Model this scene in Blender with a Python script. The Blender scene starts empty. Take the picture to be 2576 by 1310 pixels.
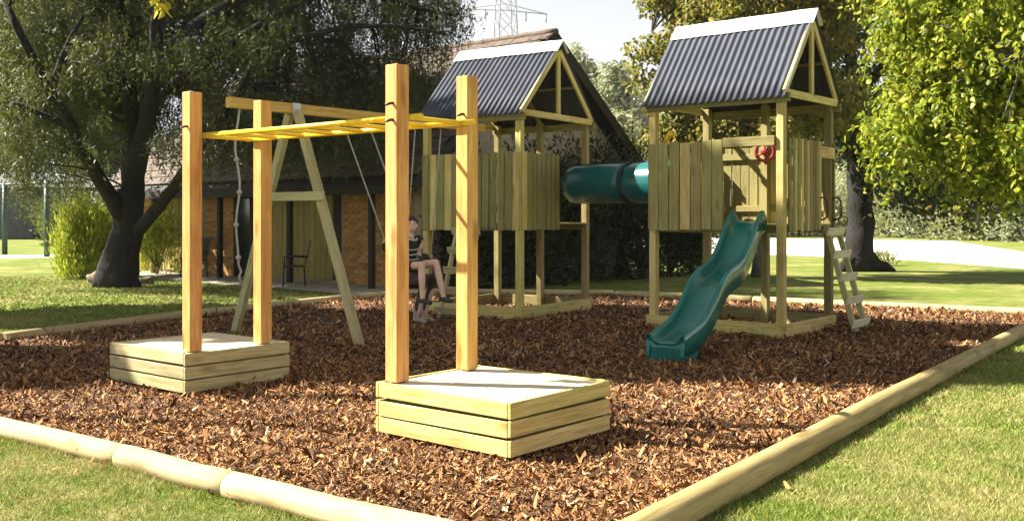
import bpy, bmesh, math, random
import numpy as np
from mathutils import Vector, Matrix
from math import radians, sin, cos, pi, atan2, sqrt

random.seed(7)
RNG = np.random.default_rng(11)
scene = bpy.context.scene
col = scene.collection

# ------------------------------------------------------------------ camera
F_PX, Y_HOR, EYE = 2550.0, 545.0, 1.6          # in a 2576 x 1310 picture
cam_data = bpy.data.cameras.new('camera')
cam = bpy.data.objects.new('camera', cam_data)
col.objects.link(cam)
cam.location = (0, 0, EYE)
cam.rotation_euler = (pi / 2, 0, 0)
cam_data.sensor_width = 36.0
cam_data.lens = 36.0 * F_PX / 2576.0
cam_data.shift_y = -(655.0 - Y_HOR) / 2576.0
cam_data.clip_end = 3000.0
scene.camera = cam

# ------------------------------------------------------------------ sky, sun, exposure
SUN_XY = Vector((-0.984, 0.18)).normalized()
SUN_EL = radians(42)
SUN = Vector((SUN_XY.x * cos(SUN_EL), SUN_XY.y * cos(SUN_EL), sin(SUN_EL)))
world = bpy.data.worlds.new('World')
scene.world = world
world.use_nodes = True
wn = world.node_tree
sky = wn.nodes.new('ShaderNodeTexSky')
sky.sky_type = 'NISHITA'
sky.sun_disc = False
sky.sun_elevation = SUN_EL
sky.sun_rotation = atan2(SUN_XY.x, SUN_XY.y)
sky.air_density = 0.75
sky.dust_density = 0.3
sky.ozone_density = 0.6
hz = wn.nodes.new('ShaderNodeHueSaturation')       # thin white haze over the whole sky
hz.inputs['Saturation'].default_value = 0.15
wn.links.new(sky.outputs[0], hz.inputs['Color'])
wn.links.new(hz.outputs[0], wn.nodes['Background'].inputs[0])
wn.nodes['Background'].inputs[1].default_value = 0.05
sd = bpy.data.lights.new('sun', 'SUN')
sd.energy = 5.0
sd.angle = radians(0.6)
sd.color = (1.0, 0.93, 0.80)
sun = bpy.data.objects.new('sun', sd)
col.objects.link(sun)
sun.rotation_euler = SUN.to_track_quat('Z', 'Y').to_euler()
scene.view_settings.view_transform = 'Standard'
scene.view_settings.look = 'None'
scene.view_settings.gamma = 1.0
scene.view_settings.use_curve_mapping = False
scene.view_settings.exposure = 2.0
scene.render.engine = 'CYCLES'
scene.cycles.max_bounces = 6
scene.cycles.diffuse_bounces = 3
scene.cycles.transmission_bounces = 3
scene.cycles.caustics_reflective = False
scene.cycles.caustics_refractive = False


def G(x, y, z=0.0):
    """ground point (height z) under a pixel of the 2576 x 1310 picture"""
    d = F_PX * (EYE - z) / (y - Y_HOR)
    return Vector(((x - 1288.0) / F_PX * d, d, z))


def at(x, y, d):
    """point at distance d seen at a pixel"""
    return Vector(((x - 1288.0) / F_PX * d, d, EYE + (Y_HOR - y) / F_PX * d))


# ------------------------------------------------------------------ object helpers
def tag(o, label=None, cat=None, group=None, kind=None):
    if label: o['label'] = label
    if cat: o['category'] = cat
    if group: o['group'] = group
    if kind: o['kind'] = kind
    return o


def thing(name, loc, yaw=0.0, label=None, cat=None, group=None):
    o = bpy.data.objects.new(name, None)
    o.empty_display_size = 0.1
    col.objects.link(o)
    o.location = loc
    o.rotation_euler = (0, 0, yaw)
    return tag(o, label, cat, group)


def link(name, me, mat=None, parent=None):
    o = bpy.data.objects.new(name, me)
    col.objects.link(o)
    if mat is not None and not me.materials:
        me.materials.append(mat)
    if parent is not None:
        o.parent = parent
    return o


def mesh_np(name, V, F, smooth=False):
    """mesh from numpy vertices and an (n,k) array of faces (or a list of such arrays)"""
    me = bpy.data.meshes.new(name)
    Fs = F if isinstance(F, list) else [F]
    Fs = [np.asarray(f, dtype=np.int32) for f in Fs if len(f)]
    loops = np.concatenate([f.ravel() for f in Fs])
    tot = np.concatenate([np.full(len(f), f.shape[1], dtype=np.int32) for f in Fs])
    start = np.concatenate([[0], np.cumsum(tot)[:-1]]).astype(np.int32)
    me.vertices.add(len(V)); me.loops.add(len(loops)); me.polygons.add(len(tot))
    me.vertices.foreach_set('co', np.asarray(V, dtype=np.float32).ravel())
    me.loops.foreach_set('vertex_index', loops)
    me.polygons.foreach_set('loop_start', start)
    me.polygons.foreach_set('loop_total', tot)
    if smooth:
        me.polygons.foreach_set('use_smooth', np.ones(len(tot), dtype=bool))
    me.update(calc_edges=True)
    return me


_box = {}


def box_mesh(L, w, t, mat, bev=0.004):
    key = (round(L, 3), round(w, 3), round(t, 3), mat.name, bev)
    if key in _box:
        return _box[key]
    bm = bmesh.new()
    bmesh.ops.create_cube(bm, size=1.0)
    bmesh.ops.scale(bm, vec=(L, w, t), verts=bm.verts)
    if bev:
        bmesh.ops.bevel(bm, geom=list(bm.edges), offset=min(bev, t * .3, w * .3), segments=1, affect='EDGES')
    me = bpy.data.meshes.new('board')
    bm.to_mesh(me); bm.free()
    me.materials.append(mat)
    _box[key] = me
    return me


def board(name, p0, p1, w, t, mat, parent=None, n=(0, 0, 1), bev=0.004):
    """a board from p0 to p1; t is its thickness along n, w its width"""
    p0 = Vector(p0); p1 = Vector(p1)
    x = p1 - p0
    L = x.length
    x.normalize()
    z = Vector(n)
    z = (z - x * z.dot(x)).normalized()
    y = z.cross(x)
    o = link(name, box_mesh(L, w, t, mat, bev), None, parent)
    M = Matrix((x, y, z)).transposed().to_4x4()
    M.translation = (p0 + p1) / 2
    o.matrix_local = M
    MLOC[o.name] = M.copy()
    return o


MLOC = {}


def tubes_mesh(name, paths, sides=7, smooth=True, caps=True):
    """paths: list of (points, radii)"""
    Vs, Q, T, base = [], [], [], 0
    for pts, rad in paths:
        P = np.array([list(p) for p in pts], dtype=float)
        n = len(P)
        R = np.broadcast_to(np.asarray(rad, dtype=float), (n,))
        tan = np.gradient(P, axis=0)
        tan /= np.linalg.norm(tan, axis=1)[:, None] + 1e-9
        ref = np.array([0.31, 0.17, 0.93]) if abs(tan[0][2]) < .9 else np.array([1.0, 0.1, 0.0])
        a = np.cross(tan, ref); a /= np.linalg.norm(a, axis=1)[:, None] + 1e-9
        b = np.cross(tan, a)
        th = np.arange(sides) * 2 * pi / sides
        ring = P[:, None, :] + R[:, None, None] * (np.cos(th)[None, :, None] * a[:, None, :] + np.sin(th)[None, :, None] * b[:, None, :])
        Vs.append(ring.reshape(-1, 3))
        i = np.arange(n - 1)[:, None] * sides; j = np.arange(sides)[None, :]; k = (j + 1) % sides
        q = np.stack([i + j, i + k, i + sides + k, i + sides + j], axis=-1).reshape(-1, 4) + base
        Q.append(q)
        base += n * sides
        if caps:
            Vs.append(P[[0, -1]])
            c0, c1 = base, base + 1
            s0 = base - n * sides
            for jj in range(sides):
                kk = (jj + 1) % sides
                T.append((c0, s0 + kk, s0 + jj))
                T.append((c1, s0 + (n - 1) * sides + jj, s0 + (n - 1) * sides + kk))
            base += 2
    return mesh_np(name, np.concatenate(Vs), [np.concatenate(Q), np.array(T, dtype=np.int32).reshape(-1, 3)], smooth)


def leaf_mesh(name, P, D, N, L, W, fold=0.25):
    """rhombic folded leaves: base P, long axis D, normal N, lengths L, widths W"""
    n = len(P)
    D = D / (np.linalg.norm(D, axis=1)[:, None] + 1e-9)
    S = np.cross(D, N); S /= np.linalg.norm(S, axis=1)[:, None] + 1e-9
    N2 = np.cross(S, D)
    L = np.broadcast_to(L, (n,))[:, None]; W = np.broadcast_to(W, (n,))[:, None]
    V = np.empty((n, 4, 3))
    V[:, 0] = P
    V[:, 1] = P + D * L * .42 + S * W * .5 + N2 * W * fold
    V[:, 2] = P + D * L
    V[:, 3] = P + D * L * .42 - S * W * .5 + N2 * W * fold
    i = np.arange(n)[:, None] * 4
    F = np.concatenate([i + np.array([[0, 1, 2]]), i + np.array([[0, 2, 3]])])
    return mesh_np(name, V.reshape(-1, 3), F)


def leaf6_mesh(name, P, D, N, L, W, fold=0.2):
    """rounder leaves: base, two shoulders, two flanks, tip"""
    n = len(P)
    D = D / (np.linalg.norm(D, axis=1)[:, None] + 1e-9)
    S = np.cross(D, N); S /= np.linalg.norm(S, axis=1)[:, None] + 1e-9
    N2 = np.cross(S, D)
    L = np.broadcast_to(L, (n,))[:, None]; W = np.broadcast_to(W, (n,))[:, None]
    V = np.empty((n, 6, 3))
    V[:, 0] = P
    V[:, 1] = P + D * L * .28 + S * W * .5 + N2 * W * fold
    V[:, 2] = P + D * L * .68 + S * W * .34 + N2 * W * fold * .4
    V[:, 3] = P + D * L - N2 * W * fold
    V[:, 4] = P + D * L * .68 - S * W * .34 + N2 * W * fold * .4
    V[:, 5] = P + D * L * .28 - S * W * .5 + N2 * W * fold
    i = np.arange(n)[:, None] * 6
    F = np.concatenate([i + np.array([[0, 1, 2, 3]]), i + np.array([[0, 3, 4, 5]])])
    return mesh_np(name, V.reshape(-1, 3), F)


def rv(n, g=None):
    v = (g or RNG).normal(size=(n, 3))
    return v / (np.linalg.norm(v, axis=1)[:, None] + 1e-9)


# ------------------------------------------------------------------ materials
class NT:
    def __init__(s, name):
        s.m = bpy.data.materials.new(name)
        s.m.use_nodes = True
        s.t = s.m.node_tree
        s.b = s.t.nodes['Principled BSDF']
        s.out = s.t.nodes['Material Output']

    def n(s, typ, **kw):
        x = s.t.nodes.new('ShaderNode' + typ)
        for k, v in kw.items():
            setattr(x, k, v)
        return x

    def l(s, a, b):
        s.t.links.new(a, b)

    def noise(s, vec, scale, detail=3, rough=.55, dist=0.0):
        x = s.n('TexNoise')
        x.inputs['Scale'].default_value = scale
        x.inputs['Detail'].default_value = detail
        x.inputs['Roughness'].default_value = rough
        x.inputs['Distortion'].default_value = dist
        if vec is not None: s.l(vec, x.inputs['Vector'])
        return x.outputs['Fac']

    def ramp(s, fac, stops):
        x = s.n('ValToRGB')
        e = x.color_ramp.elements
        while len(e) < len(stops): e.new(.5)
        for k, (p, c) in enumerate(stops):
            e[k].position = p
            e[k].color = (c[0], c[1], c[2], 1) if not isinstance(c, (int, float)) else (c, c, c, 1)
        s.l(fac, x.inputs[0])
        return x.outputs[0]

    def mix(s, fac, a, b, mode='MIX'):
        x = s.n('Mix', data_type='RGBA', blend_type=mode)
        for v, i in ((fac, 0), (a, 6), (b, 7)):
            if hasattr(v, 'is_linked') or hasattr(v, 'links'):
                s.l(v, x.inputs[i])
            elif i == 0:
                x.inputs[0].default_value = v
            else:
                x.inputs[i].default_value = (v[0], v[1], v[2], 1)
        return x.outputs[2]

    def math(s, op, a, b=0.0):
        x = s.n('Math', operation=op)
        for i, v in enumerate((a, b)):
            if hasattr(v, 'links'): s.l(v, x.inputs[i])
            else: x.inputs[i].default_value = v
        return x.outputs[0]

    def mapping(s, vec, scale=(1, 1, 1), loc=None):
        x = s.n('Mapping')
        x.inputs['Scale'].default_value = scale
        s.l(vec, x.inputs['Vector'])
        if loc is not None: s.l(loc, x.inputs['Location'])
        return x.outputs[0]

    def objvec(s):
        """object coordinates, shifted by a random amount for each object"""
        tc = s.n('TexCoord'); oi = s.n('ObjectInfo')
        mul = s.n('VectorMath', operation='SCALE')
        cmb = s.n('CombineXYZ')
        s.l(oi.outputs['Random'], cmb.inputs[0]); s.l(oi.outputs['Random'], cmb.inputs[1]); s.l(oi.outputs['Random'], cmb.inputs[2])
        s.l(cmb.outputs[0], mul.inputs[0]); mul.inputs['Scale'].default_value = 61.0
        add = s.n('VectorMath', operation='ADD')
        s.l(tc.outputs['Object'], add.inputs[0]); s.l(mul.outputs[0], add.inputs[1])
        return add.outputs[0], oi.outputs['Random']

    def col(s, c):
        if hasattr(c, 'links'): s.l(c, s.b.inputs['Base Color'])
        else: s.b.inputs['Base Color'].default_value = (c[0], c[1], c[2], 1)

    def rough(s, r):
        if hasattr(r, 'links'): s.l(r, s.b.inputs['Roughness'])
        else: s.b.inputs['Roughness'].default_value = r

    def bump(s, h, strength=.3, dist=.01):
        x = s.n('Bump')
        x.inputs['Strength'].default_value = strength
        x.inputs['Distance'].default_value = dist
        s.l(h, x.inputs['Height'])
        s.l(x.outputs[0], s.b.inputs['Normal'])


def wood(name, dark, mid, light, grain=1.0, stain=(.16, .11, .05), stain_amt=.5, var=.25, rough=.75):
    t = NT(name)
    v, rnd = t.objvec()
    g1 = t.noise(t.mapping(v, (1.1, 16, 16)), 2.2 * grain, 5, .6, .6)
    g2 = t.noise(t.mapping(v, (3, 60, 60)), 2.0 * grain, 3, .6)
    blot = t.noise(t.mapping(v, (1.2, 3, 3)), 1.3, 3, .5)
    c = t.ramp(g1, [(.28, dark), (.5, mid), (.72, light)])
    c = t.mix(t.math('MULTIPLY', t.ramp(g2, [(.45, 0.0), (.75, 1.0)]), .35), c, dark)
    vor = t.n('TexVoronoi')
    vor.inputs['Scale'].default_value = 1.0
    t.l(t.mapping(v, (1.6, 5.0, 5.0)), vor.inputs['Vector'])
    knot = t.ramp(vor.outputs['Distance'], [(.08, 1.0), (.21, 0.0)])
    c = t.mix(t.math('MULTIPLY', knot, .75), c, stain)
    c = t.mix(t.math('MULTIPLY', t.ramp(blot, [(.5, 0.0), (.78, 1.0)]), stain_amt), c, stain)
    hs = t.n('HueSaturation')
    t.l(c, hs.inputs['Color'])
    t.l(t.math('ADD', t.math('MULTIPLY', rnd, var), 1 - var * .5), hs.inputs['Value'])
    t.l(t.math('ADD', t.math('MULTIPLY', t.math('FRACT', t.math('MULTIPLY', rnd, 7.31)), .03), .485), hs.inputs['Hue'])
    t.col(hs.outputs[0])
    t.rough(rough)
    t.b.inputs['Specular IOR Level'].default_value = .3
    t.bump(t.math('ADD', g1, t.math('MULTIPLY', g2, .5)), .35, .004)
    return t.m


def leafmat(name, stops, trans=.35, rough=.5, hue_noise=0.0, spec=.35):
    t = NT(name)
    geo = t.n('NewGeometry')
    c = t.ramp(geo.outputs['Random Per Island'], stops)
    tc = t.n('TexCoord')
    big = t.noise(tc.outputs['Object'], .9, 2)
    hs = t.n('HueSaturation')
    t.l(c, hs.inputs['Color'])
    t.l(t.math('ADD', t.math('MULTIPLY', big, .9), .55), hs.inputs['Value'])
    c = hs.outputs[0]
    t.col(c); t.rough(rough)
    t.b.inputs['Specular IOR Level'].default_value = spec
    tr = t.n('BsdfTranslucent')
    t.l(t.mix(.5, c, (.35, .40, .06), 'MIX'), tr.inputs[0])
    mx = t.n('MixShader')
    mx.inputs[0].default_value = trans
    t.l(t.b.outputs[0], mx.inputs[1]); t.l(tr.outputs[0], mx.inputs[2])
    t.l(mx.outputs[0], t.out.inputs['Surface'])
    return t.m


def plain(name, c, rough=.6, metal=0.0, var=.15, scale=6.0, bump=.1, spec=.5):
    t = NT(name)
    v, rnd = t.objvec()
    n = t.noise(v, scale, 4)
    c2 = tuple(x * (1 - var * 1.6) for x in c); c3 = tuple(min(1, x * (1 + var)) for x in c)
    t.col(t.ramp(n, [(.3, c2), (.5, c), (.72, c3)]))
    t.rough(t.math('ADD', t.math('MULTIPLY', n, .2), rough - .1))
    t.b.inputs['Metallic'].default_value = metal
    t.b.inputs['Specular IOR Level'].default_value = spec
    if bump: t.bump(n, bump, .01)
    return t.m


M = {}
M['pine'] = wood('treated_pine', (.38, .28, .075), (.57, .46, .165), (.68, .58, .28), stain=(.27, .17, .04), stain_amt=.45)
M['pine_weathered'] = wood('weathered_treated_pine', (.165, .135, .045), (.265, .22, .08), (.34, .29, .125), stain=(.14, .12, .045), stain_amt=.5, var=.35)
M['post'] = wood('orange_pine_post', (.43, .21, .045), (.62, .36, .10), (.72, .48, .18), stain=(.30, .115, .018), stain_amt=.45, var=.12)
M['deck'] = wood('sunlit_pale_pine', (.52, .44, .27), (.66, .59, .42), (.74, .68, .52), stain=(.42, .32, .16), stain_amt=.3, var=.12)  # deck tops: sunlit glare painted in as paler wood; ladder steps simply pale
M['pine_grey'] = wood('greyed_pine', (.27, .23, .10), (.42, .37, .19), (.52, .47, .28), stain=(.22, .17, .07), stain_amt=.5, var=.25)
M['log'] = wood('pine_log', (.32, .25, .11), (.45, .37, .19), (.54, .46, .27), grain=.8, stain=(.24, .17, .07), stain_amt=.5)
M['log_shaded'] = wood('shaded_pine_log', (.27, .20, .07), (.41, .32, .125), (.50, .41, .19), grain=.8, stain=(.22, .14, .045), stain_amt=.45)  # darker than the other logs: side turned from the sun painted in
M['yellow'] = plain('yellow_enamel', (.78, .52, .02), .4, var=.08, bump=.03)
M['red'] = plain('red_plastic', (.24, .014, .014), .45, var=.08, bump=.02)
M['yellow_plastic'] = plain('yellow_plastic', (.75, .50, .03), .35, var=.08, bump=.02)
M['slide'] = plain('green_plastic', (.010, .155, .125), .22, var=.12, scale=3, bump=.03)
M['tunnel'] = plain('teal_plastic', (.008, .10, .10), .27, var=.12, scale=3, bump=.03)
M['dark_seam'] = plain('dark_rubber', (.012, .022, .022), .6)
M['black_metal'] = plain('black_metal', (.015, .015, .018), .45, var=.2)
M['galv'] = plain('galvanised_steel', (.55, .56, .58), .45, metal=.6, var=.12)
M['rope'] = plain('grey_rope', (.40, .38, .33), .9, var=.2, scale=40)
M['green_post'] = plain('green_painted_steel', (.02, .06, .045), .5)
M['white_cap'] = plain('white_ridge_metal', (.82, .82, .83), .45, var=.04, bump=.02)


def roof_material():
    t = NT('slate_blue_roof_sheet')
    v, rnd = t.objvec()
    n = t.noise(v, 3.0, 4)
    fine = t.noise(t.mapping(v, (1, 30, 1)), 3.0, 3)
    c = t.ramp(n, [(.3, (.044, .050, .073)), (.6, (.060, .068, .093)), (.8, (.095, .098, .112))])
    c = t.mix(t.math('MULTIPLY', t.ramp(fine, [(.55, 0.0), (.8, 1.0)]), .3), c, (.2, .19, .17))
    t.col(c); t.rough(.62)
    t.b.inputs['Specular IOR Level'].default_value = .22
    return t.m


M['roof'] = roof_material()


def mulch_material():
    t = NT('mulch_soil')
    tc = t.n('TexCoord')
    v = tc.outputs['Object']
    a = t.noise(v, 30, 5, .7, 1.0)
    b = t.noise(v, 1.1, 3)
    c = t.ramp(a, [(.3, (.030, .015, .008)), (.5, (.095, .045, .02)), (.7, (.20, .10, .045))])
    c = t.mix(t.math('MULTIPLY', b, .35), c, (.07, .035, .02))
    t.col(c); t.rough(.95)
    t.bump(a, .9, .03)
    return t.m


def chip_material():
    t = NT('bark_chip')
    geo = t.n('NewGeometry')
    c = t.ramp(geo.outputs['Random Per Island'], [(0, (.045, .022, .011)), (.25, (.13, .062, .025)), (.55, (.34, .158, .052)), (.82, (.48, .25, .095)), (.96, (.50, .33, .18)), (1, (.60, .46, .30))])
    tc = t.n('TexCoord')
    n = t.noise(tc.outputs['Object'], 60, 3)
    patch = t.noise(tc.outputs['Object'], .7, 3)
    c = t.mix(t.math('MULTIPLY', t.ramp(n, [(.45, 0.0), (.7, 1.0)]), .4), c, (.07, .032, .015))
    c = t.mix(t.math('MULTIPLY', t.ramp(patch, [(.42, 0.0), (.66, 1.0)]), .35), c, (.10, .05, .03))
    t.col(c); t.rough(.85)
    t.b.inputs['Specular IOR Level'].default_value = .25
    return t.m


def lawn_material():
    t = NT('lawn_turf')
    tc = t.n('TexCoord')
    v = tc.outputs['Object']
    a = t.noise(v, .55, 4, .6)
    b = t.noise(v, 3.2, 4, .65, .4)
    f = t.noise(v, 45, 4, .7)
    c = t.ramp(f, [(.3, (.075, .105, .014)), (.55, (.135, .185, .03)), (.75, (.20, .245, .05))])
    dry = t.math('MULTIPLY', t.ramp(t.math('ADD', t.math('MULTIPLY', a, .6), t.math('MULTIPLY', b, .45)), [(.48, 0.0), (.68, 1.0)]), .75)
    c = t.mix(dry, c, (.36, .30, .13))
    t.col(c); t.rough(.95)
    t.b.inputs['Specular IOR Level'].default_value = .1
    t.bump(t.math('ADD', f, b), .8, .03)
    return t.m


def blade_material():
    t = NT('grass_blade')
    geo = t.n('NewGeometry')
    c = t.ramp(geo.outputs['Random Per Island'], [(0, (.10, .16, .015)), (.45, (.175, .25, .034)), (.75, (.255, .315, .06)), (.9, (.38, .35, .13)), (1, (.48, .41, .20))])
    tc = t.n('TexCoord')
    v = tc.outputs['Object']
    a = t.noise(v, .55, 4, .6)
    b = t.noise(v, 3.2, 4, .65, .4)
    dry = t.math('MULTIPLY', t.ramp(t.math('ADD', t.math('MULTIPLY', a, .6), t.math('MULTIPLY', b, .45)), [(.48, 0.0), (.68, 1.0)]), .75)
    c = t.mix(dry, c, (.44, .37, .17))
    t.col(c); t.rough(.7)
    t.b.inputs['Specular IOR Level'].default_value = .2
    tr = t.n('BsdfTranslucent'); t.l(c, tr.inputs[0])
    mx = t.n('MixShader'); mx.inputs[0].default_value = .3
    t.l(t.b.outputs[0], mx.inputs[1]); t.l(tr.outputs[0], mx.inputs[2])
    t.l(mx.outputs[0], t.out.inputs['Surface'])
    return t.m


def bark_material(name, dark, light):
    t = NT(name)
    tc = t.n('TexCoord')
    v = t.mapping(tc.outputs['Object'], (9, 9, 1.6))
    a = t.noise(v, 1.6, 5, .7, .8)
    t.col(t.ramp(a, [(.35, dark), (.7, light)])); t.rough(.95)
    t.bump(a, 1.0, .05)
    return t.m


M['mulch'] = mulch_material(); M['chip'] = chip_material(); M['lawn'] = lawn_material(); M['blade'] = blade_material()
M['bark_dark'] = bark_material('dark_bark', (.007, .006, .006), (.032, .026, .022))
M['bark_grey'] = bark_material('grey_bark', (.05, .045, .04), (.17, .15, .13))
M['leaf_peppercorn'] = leafmat('grey_green_leaf', [(0, (.018, .026, .010)), (.45, (.042, .054, .020)), (.8, (.085, .094, .038)), (1, (.17, .165, .085))], .25, .5)
M['leaf_bright'] = leafmat('bright_green_leaf', [(0, (.06, .10, .008)), (.3, (.16, .22, .012)), (.7, (.30, .345, .022)), (.95, (.46, .44, .06)), (1, (.44, .28, .06))], .55, .4)
M['leaf_autumn'] = leafmat('autumn_leaf', [(0, (.04, .055, .012)), (.35, (.12, .125, .022)), (.65, (.25, .20, .045)), (.88, (.36, .22, .06)), (1, (.44, .33, .13))], .45, .5)
M['leaf_dark'] = leafmat('dark_green_leaf', [(0, (.010, .020, .008)), (.5, (.025, .042, .014)), (.9, (.05, .075, .022)), (1, (.11, .13, .05))], .2, .45)
M['leaf_shaded'] = leafmat('shaded_green_leaf', [(0, (.006, .011, .005)), (.5, (.014, .024, .009)), (.9, (.03, .045, .015)), (1, (.07, .085, .03))], .15, .5)  # darkened copy of the dark leaf: gable shade put into the colour
M['leaf_lime'] = leafmat('lime_leaf', [(0, (.18, .22, .014)), (.5, (.34, .38, .025)), (1, (.50, .52, .07))], .5, .5)
M['leaf_far'] = leafmat('hazed_eucalypt_leaf', [(0, (.17, .19, .13)), (.5, (.27, .29, .20)), (1, (.40, .41, .30))], .35, .6)  # pale leaf tone, lightened further to stand in for distance haze
M['leaf_hedge'] = leafmat('hazed_olive_leaf', [(0, (.20, .215, .11)), (.5, (.31, .32, .17)), (.9, (.41, .40, .24)), (1, (.48, .44, .29))], .35, .6)  # olive tone lightened so the colour carries the far hedge's haze
M['leaf_yellow'] = leafmat('yellow_leaf', [(0, (.35, .30, .02)), (.5, (.55, .45, .03)), (1, (.68, .58, .10))], .5, .4)


def brick_material():
    t = NT('orange_brick')
    oi = t.n('ObjectInfo'); geo = t.n('NewGeometry')
    r = t.math('FRACT', t.math('ADD', oi.outputs['Random'], geo.outputs['Random Per Island']))
    tc = t.n('TexCoord')
    n = t.noise(tc.outputs['Object'], 14, 4)
    c = t.ramp(r, [(0, (.28, .125, .035)), (.4, (.38, .19, .05)), (.75, (.44, .24, .065)), (1, (.48, .29, .10))])
    c = t.mix(t.math('MULTIPLY', t.ramp(n, [(.45, 0.0), (.75, 1.0)]), .4), c, (.20, .09, .04))
    t.col(c); t.rough(.9); t.bump(n, .5, .01)
    return t.m


M['brick'] = brick_material()
M['mortar'] = plain('mortar', (.30, .24, .17), .95, var=.2, scale=20)
M['tile'] = plain('brown_roof_tile', (.105, .074, .055), .85, var=.4, scale=5, bump=.4)
M['olive'] = wood('olive_timber_panel', (.20, .15, .04), (.30, .235, .07), (.37, .30, .10), stain_amt=.3)
M['dark_timber'] = wood('dark_stained_timber', (.014, .011, .009), (.028, .022, .017), (.045, .036, .028), stain=(.01, .008, .006))
M['beige'] = plain('beige_gable_boards', (.34, .28, .20), .85, var=.2)
M['glass'] = plain('dark_glass', (.02, .022, .024), .12, var=.1, bump=0, spec=.6)
M['paving'] = plain('pale_paving', (.42, .38, .30), .9, var=.2, scale=8, bump=.3)
M['gravel'] = plain('white_gravel_road', (.70, .68, .63), .95, var=.1, scale=12, bump=.4)
M['render_grey'] = plain('grey_sheet_wall', (.10, .105, .105), .8, var=.25)
M['steel'] = plain('dull_pylon_steel', (.30, .31, .33), .6, var=.1, bump=0)
M['rock'] = plain('brown_garden_rock', (.20, .15, .10), .9, var=.4, scale=7, bump=.6)
M['skin'] = plain('skin', (.68, .43, .32), .5, var=.06, scale=12, bump=.02)
M['lip'] = plain('lip', (.38, .13, .11), .5, var=.05, bump=0)
M['hair'] = plain('dark_hair', (.018, .012, .010), .5, var=.3, scale=30)
M['black_cloth'] = plain('black_cloth', (.016, .016, .020), .9, var=.2)
M['white_cloth'] = plain('pale_cloth', (.55, .50, .50), .9, var=.1)
M['maroon'] = plain('maroon_cloth', (.09, .018, .022), .9, var=.2)
M['brown_cloth'] = plain('brown_cloth', (.05, .032, .022), .9, var=.2)
M['boot'] = plain('tan_boot', (.34, .29, .22), .8, var=.15)
M['shoe'] = plain('dark_shoe', (.03, .028, .03), .6)

# ------------------------------------------------------------------ ground
lawn_n = 1
me = mesh_np('lawn', np.array([(-900, -60, 0), (900, -60, 0), (900, 1500, 0), (-900, 1500, 0)], dtype=float), np.array([[0, 1, 2, 3]]))
tag(link('lawn', me, M['lawn']), 'green lawn with dry patches around the mulched play area', None, None, 'structure')

BED = [(.266, 4.42), (2.29, 7.36), (3.45, 8.95), (5.70, 12.05), (6.96, 13.80), (8.60, 16.15),
       (6.3, 17.75), (4.5, 18.85), (2.8, 20.2), (1.54, 20.5), (-1.5, 20.9), (-2.97, 19.5), (-5.14, 16.0), (-6.55, 12.96), (-7.75, 10.37), (-3.74, 7.40), (-1.61, 5.82)]
BEDA = np.array(BED)


def inside(px, py, poly=BEDA):
    r = np.zeros(len(px), dtype=bool)
    n = len(poly)
    for i in range(n):
        x0, y0 = poly[i]; x1, y1 = poly[(i + 1) % n]
        c = ((y0 > py) != (y1 > py)) & (px < (x1 - x0) * (py - y0) / (y1 - y0 + 1e-12) + x0)
        r ^= c
    return r


def edge_dist(px, py, poly=BEDA):
    d = np.full(len(px), 1e9)
    n = len(poly)
    for i in range(n):
        a = poly[i]; b = poly[(i + 1) % n]
        e = b - a
        t = np.clip(((px - a[0]) * e[0] + (py - a[1]) * e[1]) / (e @ e), 0, 1)
        d = np.minimum(d, np.hypot(px - a[0] - t * e[0], py - a[1] - t * e[1]))
    return d


_k = RNG.normal(size=(26, 2)); _k = _k / np.linalg.norm(_k, axis=1)[:, None] * RNG.uniform(.8, 7, size=(26, 1))
_ph = RNG.uniform(0, 6.28, 26)
_am = .011 / np.linalg.norm(_k, axis=1) ** .6


def mulch_h(x, y):
    z = np.full(np.shape(x), .02)
    for k, p, a in zip(_k, _ph, _am):
        z = z + a * np.sin(k[0] * x + k[1] * y + p)
    z = z + .13 * np.exp(-(((x - 5.1) / .75) ** 2 + ((y - 14.7) / .8) ** 2))      # heaped beside the ladder
    return np.maximum(z, .012)


def make_bed():
    step = .11
    xs = np.arange(-7.9, 8.8, step); ys = np.arange(4.3, 21.1, step)
    X, Y = np.meshgrid(xs, ys)
    Z = mulch_h(X, Y) - .02
    Z = np.maximum(Z, .012)
    V = np.stack([X.ravel(), Y.ravel(), Z.ravel()], axis=1)
    nx = len(xs); ny = len(ys)
    i, j = np.meshgrid(np.arange(nx - 1), np.arange(ny - 1))
    a = (j * nx + i).ravel()
    cx = X[:-1, :-1].ravel() + step / 2; cy = Y[:-1, :-1].ravel() + step / 2
    k = inside(cx, cy)
    Q = np.stack([a, a + 1, a + nx + 1, a + nx], axis=1)[k]
    return mesh_np('mulch_bed', V, Q, True)


tag(link('mulch_bed', make_bed(), M['mulch']), 'brown bark mulch bed under the play equipment', None, None, 'structure')


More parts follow.
